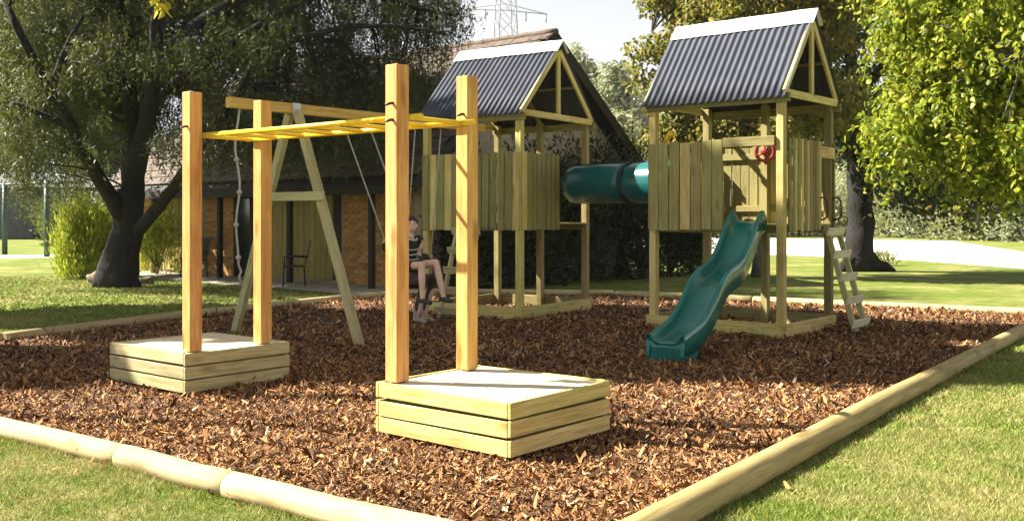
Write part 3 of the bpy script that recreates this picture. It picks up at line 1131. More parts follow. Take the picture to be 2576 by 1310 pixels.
def swing(ta, tb, disp, drop, label):
    """hangs from the beam between ta and tb, swung by disp along -u"""
    mid = SW + vS * ((ta + tb) / 2)
    T = thing('swing', (mid.x - uS.x * disp, mid.y - uS.y * disp, BZ - .07 - drop), YS, label, 'swing', 'swings hanging from the timber beam')
    hw = (tb - ta) / 2
    for s in (-1, 1):
        link('rope', tubes_mesh('rope', [([(s * hw, disp, drop), (s * hw, disp * .5, drop * .5), (s * hw, 0, 0)], .0095)], 7), M['rope'], T)
    # sling seat
    V = []; n = 12
    for i in range(n + 1):
        a = -hw + 2 * hw * i / n
        z = -.06 * (1 - (a / hw) ** 2)
        V += [(a, -.085, z), (a, .085, z), (a, .085, z - .014), (a, -.085, z - .014)]
    F = []
    for i in range(n):
        for j in range(4):
            k = (j + 1) % 4
            F.append((i * 4 + j, i * 4 + k, i * 4 + 4 + k, i * 4 + 4 + j))
    F += [(3, 2, 1, 0), (n * 4, n * 4 + 1, n * 4 + 2, n * 4 + 3)]
    me = bpy.data.meshes.new('seat'); me.from_pydata(V, [], F); me.update()
    link('seat', me, M['dark_seam'], T)
    return T


swing(.81, 1.28, 1.03, 1.98, 'swing pushed forward carrying the bare legged child')
swing(2.22, 2.76, -.25, 2.32, 'swing hanging straight nearer the tower, used by the dark clothed person')
# knotted climbing rope at the beam end
cr = thing('climbing_rope', SW + vS * -.86, YS, 'pale knotted climbing rope dangling from the beam end', 'rope')
pts = [(.02 * sin(z * 7), .02 * cos(z * 5), z) for z in np.linspace(2.93, 1.05, 40)]
pts += [(.03, .02, 1.0), (.06, .01, .93), (.02, .0, .86), (.06, .0, .78)]
link('rope', tubes_mesh('rope', [(pts, .014)], 7), M['rope'], cr)
for z in (2.3, 1.9, 1.5, 1.1):
    kn = [(.02 * sin(z * 7), .02 * cos(z * 5), z + a) for a in (-.03, -.015, 0, .015, .03)]
    link('knot', tubes_mesh('knot', [(kn, [.014, .03, .034, .03, .014])], 8), M['rope'], cr)


# ------------------------------------------------------------------ people
def ico(bm, c, r, sub=2):
    r = (r, r, r) if isinstance(r, (int, float)) else r
    ret = bmesh.ops.create_icosphere(bm, subdivisions=sub, radius=1.0)
    for v in ret['verts']:
        v.co = Vector((v.co.x * r[0] + c[0], v.co.y * r[1] + c[1], v.co.z * r[2] + c[2]))


def capsule(bm, a, b, r0, r1, n=10):
    a = Vector(a); b = Vector(b)
    L = (b - a).length
    k = max(3, int(L / (min(r0, r1) * .55)) + 1)
    for i in range(k + 1):
        t = i / k
        ico(bm, a.lerp(b, t), r0 + (r1 - r0) * t, 2)


def body_part(name, shapes, mat, parent, voxel):
    bm = bmesh.new()
    for sh in shapes:
        if sh[0] == 'c': capsule(bm, *sh[1:])
        else: ico(bm, sh[1], sh[2], 2)
    me = bpy.data.meshes.new(name)
    bm.to_mesh(me); bm.free()
    me.materials.append(mat)
    o = link(name, me, None, parent)
    r = o.modifiers.new('remesh', 'REMESH')
    r.mode = 'VOXEL'; r.voxel_size = voxel; r.use_smooth_shade = True
    s = o.modifiers.new('smooth', 'SMOOTH')
    s.factor = .5; s.iterations = 3
    return o


def seated_person(loc, yaw, label, sc, knees, feet, hands, top, bottom, shoe, bare_legs, lean, head_tilt, stripes):
    """local frame: +x is where the person faces, origin under the pelvis at seat height"""
    T = thing('person', loc, yaw, label, 'person', 'children on the swings')
    hip = Vector((0, 0, .10 * sc))
    chest = Vector((lean * .7, 0, .34 * sc))
    neck = Vector((lean, 0, .50 * sc))
    head = neck + Vector((.02, 0, .155 * sc))
    S = []      # skin
    S += [('c', neck - Vector((0, 0, .05)), neck + Vector((.005, 0, .07 * sc)), .05 * sc, .047 * sc)]
    hr = Matrix.Rotation(head_tilt, 3, 'Z')

    def hv(x, y, z): return head + hr @ Vector((x, y, z)) * sc
    S += [('s', head, (.084 * sc, .074 * sc, .108 * sc)), ('s', hv(.035, 0, -.055), (.05 * sc, .052 * sc, .05 * sc)),
          ('s', hv(.088, 0, -.018), (.016, .011, .02)), ('s', hv(.076, 0, -.058), (.012, .024, .009)),
          ('s', hv(0, .075, -.015), (.018, .012, .026)), ('s', hv(0, -.075, -.015), (.018, .012, .026)),
          ('s', hv(.070, .030, .012), (.012, .014, .008)), ('s', hv(.070, -.030, .012), (.012, .014, .008))]
    S += [('s', chest, (.085 * sc, .125 * sc, .15 * sc)), ('s', hip, (.10 * sc, .135 * sc, .10 * sc)), ('c', hip, chest, .10 * sc, .10 * sc)]
    C_top = [('s', chest, (.100 * sc, .143 * sc, .17 * sc)), ('c', hip + Vector((0, 0, .01)), chest, .118 * sc, .112 * sc),
             ('s', hip + Vector((0, .05, .02)), .09 * sc), ('s', hip + Vector((0, -.05, .02)), .09 * sc)]
    C_bot = [('s', hip + Vector((0, 0, -.02)), (.122 * sc, .155 * sc, .095 * sc))]
    Sh = []
    for s in (-1, 1):
        sh = neck + Vector((-.01, s * .15 * sc, -.055 * sc))
        hd = Vector(hands[0 if s < 0 else 1])
        mid = (sh + hd) / 2
        el = mid + Vector((-.06, s * .09, -.10)) * sc
        S += [('c', neck + Vector((-.01, s * .05, -.04)), sh, .05 * sc, .05 * sc), ('c', sh, el, .046 * sc, .037 * sc), ('c', el, hd, .036 * sc, .025 * sc)]
        # hand closed on the rope: palm, four fingers and a thumb
        S += [('s', hd + Vector((.0, -s * .008, .03)), (.030 * sc, .016 * sc, .038 * sc))]
        for k in range(4):
            z = .005 + k * .019
            fl = (.045, .050, .048, .040)[k] * sc
            b0 = hd + Vector((.024, -s * .01, z)); b1 = b0 + Vector((.012, -s * .5 * fl, .002)); b2 = b1 + Vector((-.022, -s * .006, 0))
            S += [('c', b0, b1, .0085, .008), ('c', b1, b2, .008, .007)]
        th0 = hd + Vector((-.012, -s * .012, .045)); S += [('c', th0, th0 + Vector((.018, -s * .028, .022)), .0095, .008)]
        C_top += [('c', neck + Vector((-.01, s * .05, -.05)), sh, .060 * sc, .064 * sc), ('c', sh, el.lerp(sh, .02), .062 * sc, .052 * sc), ('c', el, el.lerp(hd, .55), .050 * sc, .044 * sc)]
        hj = hip + Vector((0.02, s * .075 * sc, -.025))
        kn = Vector(knees[0 if s < 0 else 1]); ft = Vector(feet[0 if s < 0 else 1])
        S += [('c', hj, kn, .072 * sc, .052 * sc), ('c', kn, kn.lerp(ft, .4), .050 * sc, .052 * sc), ('c', kn.lerp(ft, .4), ft, .052 * sc, .033 * sc)]
        fd = Vector((1, 0, -.15)).normalized()
        S += [('c', ft + Vector((-.02, 0, -.03)), ft + fd * .13 * sc + Vector((0, 0, -.035)), .033 * sc, .026 * sc)]
        Sh += [('c', ft + Vector((-.035, 0, -.035)), ft + fd * .15 * sc + Vector((0, 0, -.038)), .042 * sc, .034 * sc)]
        if bare_legs:
            C_bot += [('c', hj, hj.lerp(kn, .38), .092 * sc, .086 * sc)]
        else:
            C_bot += [('c', hj, kn, .088 * sc, .066 * sc), ('c', kn, ft + Vector((0, 0, .10)), .066 * sc, .05 * sc)]
            Sh += [('c', ft + Vector((-.01, 0, -.03)), ft + Vector((-.01, 0, .12)), .047 * sc, .053 * sc)]
    body_part('body', S, M['skin'], T, .0075)
    body_part('top', C_top, top, T, .012)
    body_part('shorts' if bare_legs else 'trousers', C_bot, bottom, T, .012)
    body_part('shoes', Sh, shoe, T, .010)
    Hs = [('s', hv(-.020, 0, .034), (.095 * sc, .086 * sc, .098 * sc)), ('s', hv(-.05, 0, -.03), (.055 * sc, .075 * sc, .085 * sc)), ('s', hv(-.09, 0, -.02), (.035, .03, .05))]
    body_part('hair', Hs, M['hair'], T, .010)
    for sg in (-1, 1):
        link('eye', tubes_mesh('eye', [([hv(.078, sg * .031 - .009, .014), hv(.0815, sg * .031, .016), hv(.078, sg * .031 + .009, .014)], [.003, .0055, .003])], 6), M['hair'], T)
        link('eyebrow', tubes_mesh('brow', [([hv(.079, sg * .031 - .015, .034), hv(.083, sg * .031, .039), hv(.079, sg * .031 + .015, .034)], [.002, .0035, .002])], 6), M['hair'], T)
    link('mouth', tubes_mesh('mouth', [([hv(.079, -.02, -.060), hv(.088, 0, -.061), hv(.079, .02, -.060)], [.002, .0055, .002])], 6), M['lip'], T)
    if stripes:
        for k, (z, r) in enumerate(((.24, .119), (.31, .117), (.17, .121))):
            c = Vector((lean * .7 * z / .34, 0, z * sc))
            pts = [(c.x + cos(a) * r * .93 * sc * 1.0, sin(a) * r * 1.22 * sc, c.z + .004 * sin(3 * a)) for a in np.linspace(0, 2 * pi, 29)]
            link('stripe', tubes_mesh('stripe', [(pts, .0075)], 6, True, False), M['white_cloth'], T)
        pts = [neck + Vector((cos(a) * .075, sin(a) * .085, -.02 - .035 * cos(a))) for a in np.linspace(0, 2 * pi, 21)]
        link('collar', tubes_mesh('collar', [(pts, .014)], 7, True, False), M['white_cloth'], T)
    return T


# the girl on the swing that is forward; faces -u (front right)
sx = SW + vS * 1.045 - uS * 1.03
face = atan2(-uS.y, -uS.x)
seat1 = BZ - .07 - 1.98
seated_person((sx.x, sx.y, seat1 - .055), face, 'child in black striped top and bare legs sitting on the forward swing', .93,
              [(.36, -.11, .10), (.38, .13, .12)], [(.40, -.14, -.31), (.52, .12, -.30)],
              [(-.20, -.235, .38), (-.20, .235, .38)], M['black_cloth'], M['maroon'], M['shoe'], True, .05, radians(-42), True)
sx = SW + vS * 2.49 + uS * .25
seat2 = BZ - .07 - 2.32
seated_person((sx.x, sx.y, seat2 - .055), face, 'dark clothed person in pale boots sitting on the swing behind the child', 1.0,
              [(.30, -.12, .16), (.28, .10, .16)], [(.16, -.15, -seat2 + .055 + .125), (.10, .08, -seat2 + .055 + .125)],
              [(.055, -.27, .42), (.055, .27, .42)], M['brown_cloth'], M['brown_cloth'], M['boot'], False, .04, 0, False)

# ------------------------------------------------------------------ house
YH = atan2(.75, .66)
HL = (-2.0, 22.2)
HW, HLEN, ZE, ZRD = 8.0, 13.0, 2.85, 6.05
house = thing('house', (HL[0], HL[1], 0), YH, 'low orange brick house with brown tiled gable roof behind the swings', 'house')


def hbox(name, x0, x1, y0, y1, z0, z1, mat, parent=None, bev=.004):
    dims = (x1 - x0, y1 - y0, z1 - z0)
    ax = max(range(3), key=lambda i: dims[i])
    c = Vector(((x0 + x1) / 2, (y0 + y1) / 2, (z0 + z1) / 2))
    if ax == 0: p0, p1, n, w, t = (x0, c.y, c.z), (x1, c.y, c.z), (0, 0, 1), dims[1], dims[2]
    elif ax == 1: p0, p1, n, w, t = (c.x, y0, c.z), (c.x, y1, c.z), (0, 0, 1), dims[0], dims[2]
    else: p0, p1, n, w, t = (c.x, c.y, z0), (c.x, c.y, z1), (1, 0, 0), dims[1], dims[0]
    return board(name, p0, p1, w, t, mat, parent, n, bev)


wall_front = hbox('front_wall', .02, .24, 0.0, HLEN, 0, ZE, M['mortar'], house, 0)
hbox('gable_wall', .25, HW - .25, .02, .24, 0, ZE, M['mortar'], house, 0)
hbox('back_wall', HW - .24, HW - .02, 0.0, HLEN, 0, ZE, M['mortar'], house, 0)
hbox('end_wall', .25, HW - .25, HLEN - .24, HLEN - .02, 0, ZE, M['mortar'], house, 0)
# bricks of the front wall that shows: separate pieces
BL, BHt, BP = .230, .076, .010
brick_me = box_mesh(BL, BHt, .03, M['brick'], .004)
half_me = box_mesh(BL / 2 - .005, BHt, .03, M['brick'], .004)
bi = MLOC[wall_front.name].inverted()
cnt = 0
rest = []


def brick_field(y0, y1, zmax, limit):
    global cnt
    rows = int(zmax / (BHt + BP))
    for r in range(rows):
        z = .02 + (r + .5) * (BHt + BP)
        y = y0 + (0 if r % 2 == 0 else -(BL + BP) / 2)
        while y < y1 - .02:
            a = max(y, y0); b = min(y + BL, y1)
            if b - a > .05:
                full = abs((b - a) - BL) < 1e-6
                if cnt < limit and (full or abs((b - a) - (BL / 2 - .005)) < .012):
                    o = link('brick', brick_me if full else half_me, None, wall_front)
                    Mx = Matrix(((0, 0, -1, .006 + random.uniform(-.003, .003)), (1, 0, 0, (a + b) / 2), (0, -1, 0, z), (0, 0, 0, 1)))
                    o.matrix_local = bi @ Mx
                    cnt += 1
                else:
                    rest.append((a, b, z))
            y += BL + BP


brick_field(.25, 2.66, ZE - .1, 300)
brick_field(7.2, 8.55, ZE - .1, 0)
brick_field(10.9, 12.9, ZE - .1, 0)
V = []; F = []
for (a, b, z) in rest:
    k = len(V)
    x0, x1 = -.009 + random.uniform(-.003, .003), .021
    z0, z1 = z - BHt / 2, z + BHt / 2
    V += [(x0, a, z0), (x0, b, z0), (x0, b, z1), (x0, a, z1), (x1, a, z0), (x1, b, z0), (x1, b, z1), (x1, a, z1)]
    F += [(k, k + 3, k + 2, k + 1), (k, k + 1, k + 5, k + 4), (k + 1, k + 2, k + 6, k + 5), (k + 2, k + 3, k + 7, k + 6), (k + 3, k, k + 4, k + 7)]
me = bpy.data.meshes.new('bricks'); me.from_pydata(V, [], F); me.update()
tag(link('bricks', me, M['brick'], house), kind='stuff')
# timber panels and doors
for (y0, y1) in ((3.02, 5.42), (8.85, 10.7)):
    n = int((y1 - y0) / .2)
    for k in range(n):
        a = y0 + (y1 - y0) * k / n; b = y0 + (y1 - y0) * (k + 1) / n
        hbox('panel', -.035 - .006 * (k % 2), .018, a + .006, b - .006, .08, ZE - .12, M['olive'], house)
door = hbox('door', -.02, .018, 5.72, 7.05, .05, 2.35, M['dark_timber'], house)
for (a, b, z0, z1) in ((5.82, 6.34, .25, 2.2), (6.42, 6.95, .25, 2.2)):
    o = hbox('pane', -.03, -.022, a, b, z0, z1, M['glass'], house)
hbox('door_frame', -.03, .019, 5.52, 5.70, 0, 2.45, M['dark_timber'], house)
hbox('door_frame', -.03, .019, 7.06, 7.16, 0, 2.45, M['dark_timber'], house)
hbox('window', -.012, .018, 2.74, 2.98, .1, 2.5, M['dark_timber'], house)
# gable end: boards and dark windows
V = [(.0, -.03, ZE), (HW, -.03, ZE), (HW / 2, -.03, ZRD - .1), (.0, .1, ZE), (HW, .1, ZE), (HW / 2, .1, ZRD - .1)]
me = bpy.data.meshes.new('gable'); me.from_pydata(V, [], [(0, 1, 2), (5, 4, 3), (0, 3, 4, 1), (1, 4, 5, 2), (2, 5, 3, 0)]); me.update()
link('gable', me, M['beige'], house)
for (a, b) in ((1.2, 2.9), (4.6, 6.6)):
    w = hbox('window', a, b, -.03, .018, .7, 2.2, M['dark_timber'], house)
    hbox('pane', a + .08, (a + b) / 2 - .04, -.042, -.033, .78, 2.12, M['glass'], house)
    hbox('pane', (a + b) / 2 + .04, b - .08, -.042, -.033, .78, 2.12, M['glass'], house)
# roof: sheets with tiles on them
ov = .75
sl = (ZRD - ZE) / (HW / 2)
ln = sqrt(1 + sl * sl)
for sgn in (-1, 1):
    x_e = HW / 2 + sgn * (HW / 2 + ov)
    z_e = ZE - sl * ov + .05
    a = Vector((HW / 2, -.55, ZRD + .05)); b = Vector((x_e, -.55, z_e))
    V = [(HW / 2, -.55, ZRD + .05), (HW / 2, HLEN + .4, ZRD + .05), (x_e, HLEN + .4, z_e), (x_e, -.55, z_e)]
    V += [(x, y, z - .10) for (x, y, z) in V]
    me = bpy.data.meshes.new('roof_deck'); me.from_pydata(V, [], [(0, 1, 2, 3), (7, 6, 5, 4), (0, 4, 5, 1), (1, 5, 6, 2), (2, 6, 7, 3), (3, 7, 4, 0)]); me.update()
    rd = link('roof', me, M['dark_timber'], house)
    if sgn < 0:
        # tiles on the slope that shows
        nrm = Vector((-sl, 0, 1)).normalized()
        dn = Vector((-1, 0, -sl)).normalized()
        tw, tl = .30, .34
        Ls = (a - b).length
        rows = int(Ls / tl); cols = int((HLEN + .9) / tw)
        tile_me = box_mesh(tl + .05, tw - .012, .03, M['tile'], .004)
        nobj = 0
        V = []; F = []
        for r in range(rows):
            for c in range(cols):
                y = -.53 + tw * (c + .5) + (tw / 2 if r % 2 else 0)
                jit = random.uniform(-.004, .006)
                cpt = Vector((HW / 2, y, ZRD + .05)) + dn * (tl * (r + .5)) + nrm * (.035 + jit)
                tilt = .06
                xd = (dn + nrm * tilt).normalized(); zd = (nrm - dn * tilt).normalized(); yd = zd.cross(xd)
                if c < 27 and r < 11 and nobj < 297:
                    o = link('roof_tile', tile_me, None, rd)
                    Mx = Matrix((xd, yd, zd)).transposed().to_4x4(); Mx.translation = cpt
                    o.matrix_local = Mx
                    nobj += 1
                else:
                    k = len(V)
                    for sx_ in (-1, 1):
                        for sy_ in (-1, 1):
                            for sz_ in (-1, 1):
                                V.append(cpt + xd * sx_ * (tl + .05) / 2 + yd * sy_ * (tw - .012) / 2 + zd * sz_ * .015)
                    F += [(k + 1, k + 5, k + 7, k + 3), (k + 4, k + 6, k + 7, k + 5), (k, k + 1, k + 3, k + 2), (k, k + 4, k + 5, k + 1), (k + 2, k + 3, k + 7, k + 6)]
        me = bpy.data.meshes.new('roof_tiles'); me.from_pydata([tuple(v) for v in V], [], F); me.update()
        o = tag(link('roof_tiles', me, M['tile'], rd), kind='stuff')
link('ridge_tiles', tubes_mesh('ridge', [([(HW / 2, y, ZRD + .07 + .012 * (i % 2)) for i, y in enumerate(np.linspace(-.6, HLEN + .4, 44))], [.085 + .01 * (i % 2) for i in range(44)])], 10), M['tile'], house)
for sgn in (-1, 1):
    p1_ = (HW / 2 + sgn * (HW / 2 + ov), -.575, ZE - sl * ov - .03)
    board('barge_board', (HW / 2, -.575, ZRD - .05), p1_, .26, .04, M['dark_timber'], house, (0, 1, 0))
hbox('fascia', -ov - .05, -ov - .012, -.5, HLEN + .3, ZE - sl * ov - .16, ZE - sl * ov + .03, M['dark_timber'], house)
for y in (1.0, 4.0, 7.0, 10.3, 12.6):
    hbox('veranda_post', -.60, -.48, y - .06, y + .06, 0, ZE - sl * .5 - .06, M['dark_timber'], house)
# paving in front of the house
pv = [wpt(HL, YH, -1.9, -.5), wpt(HL, YH, -1.9, 12), wpt(HL, YH, .03, 12), wpt(HL, YH, .03, -.5)]
sheet('paved_path', pv, .012, M['paving'], 'pale paved strip along the brick house front')


# dark outdoor chairs on the paving
def chair(x, y, rz, label):
    p = wpt(HL, YH, x, y, .014)
    T = thing('garden_chair', p, YH + rz, label, 'chair', 'dark garden chairs by the house')
    m = M['black_metal']
    for (a, b) in ((-.22, -.22), (.22, -.22), (-.22, .22), (.22, .22)):
        link('leg', tubes_mesh('leg', [([(a * 1.15, b * 1.15, 0), (a, b, .44)], .018)], 7), m, T)
    board('seat', (-.25, 0, .45), (.25, 0, .45), .50, .03, m, T)
    for k in range(5):
        yy = -.2 + .1 * k
        board('back_slat', (-.25, yy, .50), (-.36, yy * .95, 1.0), .055, .02, m, T, (1, 0, .2))
    board('back_rail', (-.362, -.27, 1.0), (-.362, .27, 1.0), .06, .03, m, T, (1, 0, .2))
    for s in (-1, 1):
        link('armrest', tubes_mesh('arm', [([(.22, s * .27, .45), (.22, s * .27, .66), (0, s * .28, .68), (-.3, s * .27, .66)], .018)], 7), m, T)


chair(-1.15, 3.0, pi * .8, 'black slatted garden chair outside the olive timber panels')
chair(-.75, 7.9, pi, 'dark garden chair standing against the brick pier')

# ------------------------------------------------------------------ trees
def bez(p0, p1, bend, n=7, g=None):
    p0 = np.array(p0, float); p1 = np.array(p1, float)
    t = np.linspace(0, 1, n)[:, None]
    m = (p0 + p1) / 2 + np.array(bend, float)
    return (1 - t) ** 2 * p0 + 2 * t * (1 - t) * m + t ** 2 * p1


def in_ellipsoids(n, ells, g, shell=.45):
    """random points in a list of (centre, radii), denser toward the surface"""
    w = np.array([e[1][0] * e[1][1] * e[1][2] for e in ells]) ** .7
    idx = g.choice(len(ells), n, p=w / w.sum())
    C = np.array([e[0] for e in ells], float)[idx]; R = np.array([e[1] for e in ells], float)[idx]
    d = rv(n, g)
    r = (g.uniform(shell ** 3, 1, n) ** (1 / 3))[:, None]
    return C + d * r * R


def make_tree(name, base, label, cat, ells, limbs, trunk_r, leaf, bark, nclump, per, spread, L, Wd, droop, seed, group=None, twig_r=.03, style='clump', strand=(.9, 14), keep=None, maker=leaf_mesh, side=.75, twigs=260):
    g = np.random.default_rng(seed)
    base = Vector(base)
    b = np.array(base)
    T = thing(name, base, 0, label, cat, group)
    paths = []
    nodes = []
    for (pts, r0, r1) in limbs:
        P = np.array([list(q) for q in pts], float)
        # resample with slight wobble
        seg = np.concatenate([[0], np.cumsum(np.linalg.norm(np.diff(P, axis=0), axis=1))])
        m = max(5, int(seg[-1] / .35))
        tt = np.linspace(0, seg[-1], m)
        Q = np.stack([np.interp(tt, seg, P[:, k]) for k in range(3)], axis=1)
        for _ in range(2):
            Q[1:-1] = (Q[:-2] + 2 * Q[1:-1] + Q[2:]) / 4
        Q[1:-1] += g.normal(0, r1 * .12 + .006, (m - 2, 3))
        rad = r0 + (r1 - r0) * (tt / seg[-1]) ** .8
        paths.append((Q - b, rad))
        nodes.append(np.concatenate([Q[1:], rad[1:, None]], axis=1))
    nodes = np.concatenate(nodes)
    C = in_ellipsoids(nclump, ells, g)
    if keep is not None:
        C = C[keep(C)]
    # twigs from the nearest limb node to each clump
    up = nodes[nodes[:, 3] < trunk_r * .75] if (nodes[:, 3] < trunk_r * .75).sum() > 3 else nodes
    hi = up[up[:, 2] > .35 * C[:, 2].min()]
    up = hi if len(hi) > 3 else up
    ntw = min(len(C), twigs if base.y < 35 else 70)
    for i in range(ntw):
        c = C[i]
        d = np.linalg.norm(up[:, :3] - c, axis=1) + .4 * np.maximum(0, up[:, 2] - c[2])
        q = up[d.argmin()]
        Ld = np.linalg.norm(q[:3] - c)
        P = bez(q[:3], c, (g.normal(0, .08 * Ld), g.normal(0, .08 * Ld), .12 * Ld), 6)
        r0 = min(q[3] * .6, twig_r * (1 + .25 * Ld))
        paths.append((P - b, np.linspace(r0, .006, 6)))
    link('trunk', tubes_mesh('trunk', paths, 8 if base.y < 35 else 6), bark, T)
    n = len(C) * per
    if style == 'clump':
        P = np.repeat(C, per, axis=0) + np.clip(g.normal(0, 1, (n, 3)), -1.7, 1.7) * np.array(spread)
        D = rv(n, g) + np.array([0, 0, -droop])
        N = rv(n, g) + np.array([0, 0, .6])
    else:
        # hanging strands of narrow leaves
        sl_, k = strand
        ns = len(C) * max(1, per // k)
        S0 = np.repeat(C, max(1, per // k), axis=0) + g.normal(0, 1, (ns, 3)) * np.array(spread)
        od = rv(ns, g) * np.array([1, 1, .3])
        ll = g.uniform(.4, 1.2, ns) * sl_
        t = np.linspace(0, 1, k)
        hor = (1 - np.exp(-2.5 * t)) * .35
        P = S0[:, None, :] + od[:, None, :] * (hor[None, :, None] * ll[:, None, None]) + np.array([0, 0, -1.0]) * ((t ** 1.3)[None, :, None] * ll[:, None, None] * droop)
        P = P.reshape(-1, 3) + g.normal(0, .02, (ns * k, 3))
        n = ns * k
        D = rv(n, g) * side + np.array([0, 0, -.8])
        N = rv(n, g)
    L_ = L * g.uniform(.6, 1.35, n); W_ = Wd * g.uniform(.6, 1.35, n) * L_ / L
    link('crown', maker('crown', P - b, D, N, L_, W_), leaf, T)
    return T


# the big dark tree on the left
tb = G(292, 722)
dT = tb.y


def tp(x, y, d): return at(x, y, d)


limbs = [
    ([(tb.x, tb.y, -.05), tp(300, 690, dT), tp(306, 610, dT), tp(318, 540, dT), tp(330, 480, dT)], .45, .32),
    ([(tb.x - .35, tb.y - .15, -.03), (tb.x - .2, tb.y - .08, .18), tp(292, 660, dT)], .16, .25),
    ([(tb.x + .5, tb.y - .1, -.03), (tb.x + .25, tb.y - .05, .2), tp(312, 660, dT)], .14, .24),
    ([tp(322, 560, dT), tp(275, 490, dT - .5), tp(232, 430, dT - 1.2), tp(185, 330, dT - 1.9), tp(128, 235, dT - 2.4), tp(70, 125, dT - 2.7), tp(20, 20, dT - 2.8)], .21, .07),
    ([tp(330, 480, dT), tp(348, 400, dT - .5), tp(374, 300, dT - 1.2), tp(390, 180, dT - 1.8), tp(398, 60, dT - 2.2), tp(404, -120, dT - 2.2)], .25, .11),
    ([tp(330, 520, dT), tp(345, 440, dT + .1), tp(340, 330, dT - .2), tp(325, 200, dT - .4), tp(305, 60, dT - .5), tp(300, -80, dT - .5)], .24, .09),
    ([tp(335, 590, dT), tp(390, 530, dT - .4), tp(440, 475, dT - .9), tp(474, 415, dT - 1.3), tp(530, 335, dT - 1.7), tp(605, 240, dT - 2.0), tp(665, 110, dT - 2.3), tp(690, -40, dT - 2.3)], .17, .06),
    ([tp(380, 260, dT - 1.4), tp(460, 200, dT - 1.6), tp(560, 120, dT - 1.8), tp(690, 40, dT - 1.8), tp(850, -30, dT - 1.6)], .15, .06),
    ([tp(393, 150, dT - 1.9), tp(520, 40, dT - 1.6), tp(720, -60, dT - 1), tp(950, -120, dT - .5)], .15, .07),
    ([tp(180, 320, dT - 1.9), tp(100, 285, dT - 2.2), tp(20, 255, dT - 2.4)], .10, .04),
    ([tp(128, 235, dT - 2.4), tp(150, 140, dT - 2.5), tp(210, 40, dT - 2.5)], .09, .04),
    ([tp(660, 130, dT - 2.2), tp(760, 90, dT - 2.1), tp(900, 60, dT - 2), tp(1020, 70, dT - 1.9), tp(1120, 85, dT - 1.9)], .09, .03),
    ([tp(850, -30, dT - 1.6), tp(960, -10, dT - 1.5), tp(1060, 30, dT - 1.4), tp(1150, 40, dT - 1.4)], .08, .03),
]
ells = [(tp(70, 110, dT - .3), (1.7, 1.6, 1.3)), (tp(250, 60, dT + .2), (1.5, 1.8, 1.3)), (tp(470, 60, dT), (1.6, 1.8, 1.3)), (tp(600, 190, dT - .4), (1.1, 1.4, .8)), (tp(760, 60, dT - .4), (1.5, 1.6, 1.2)),
        (tp(90, 310, dT - .6), (1.5, 1.3, .9)), (tp(940, 30, dT - .4), (1.4, 1.4, 1.1)), (tp(520, 300, dT + .2), (1.0, 1.0, .7)), (tp(760, 230, dT - .2), (1.3, 1.2, .9)), (tp(260, 230, dT + 1.0), (1.6, 1.1, 1.1)),
        (tp(400, -180, dT), (4.2, 3.2, 1.8)), (tp(850, -180, dT), (3.4, 2.6, 1.6)), (tp(1060, 0, dT - .5), (1.0, 1.0, .7)), (tp(30, 405, dT - 1.0), (1.0, .9, .4)), (tp(960, 190, dT - .1), (.8, .8, .8)),
        (tp(650, 330, dT - .3), (1.1, .9, .4)), (tp(880, 310, dT - .2), (1.0, .9, .45)), (tp(700, 150, dT + 1.0), (2.4, 1.0, 1.4)), (tp(930, 150, dT + .6), (1.4, .9, 1.1)), (tp(1040, 150, dT + .4), (.7, .7, .8)),
        (tp(180, 400, dT + .6), (1.0, .8, .4)), (tp(420, 210, dT + .8), (1.3, 1.0, 1.2)), (tp(1130, 50, dT - 1), (.5, .6, .5)), (tp(160, 190, dT - .9), (.9, .9, .7)), (tp(580, 260, dT - 1.9), (.9, .6, .55)), (tp(720, 290, dT - 1.6), (.9, .6, .5)), (tp(850, 250, dT - 1.6), (.9, .6, .6)), (tp(980, 260, dT - 1.2), (.7, .6, .5)),
        (tp(440, 120, dT - 2.6), (.9, .5, .5)), (tp(40, 190, dT - 3.0), (.8, .5, .5)), (tp(250, 140, dT - 2.8), (.7, .5, .5)), (tp(620, 60, dT - 2.6), (.8, .5, .5)), (tp(240, 330, dT - 2.4), (.5, .4, .3)), (tp(440, 350, dT - 1.8), (.5, .4, .25)), (tp(560, 350, dT - 2.0), (.7, .5, .28)), (tp(680, 340, dT - 1.8), (.8, .5, .3)), (tp(800, 330, dT - 1.8), (.8, .5, .3)), (tp(930, 320, dT - 1.6), (.7, .5, .3)), (tp(1030, 230, dT - 1.4), (.5, .4, .5))]
make_tree('pepper_tree', tb, 'big dark leaning tree with drooping foliage in front of the brick house', 'tree', ells, limbs, .5, M['leaf_peppercorn'], M['bark_dark'],
          1400, 195, (.17, .17, .12), .115, .024, 1.15, 101, twig_r=.016, style='strand', strand=(.62, 13), side=.85)

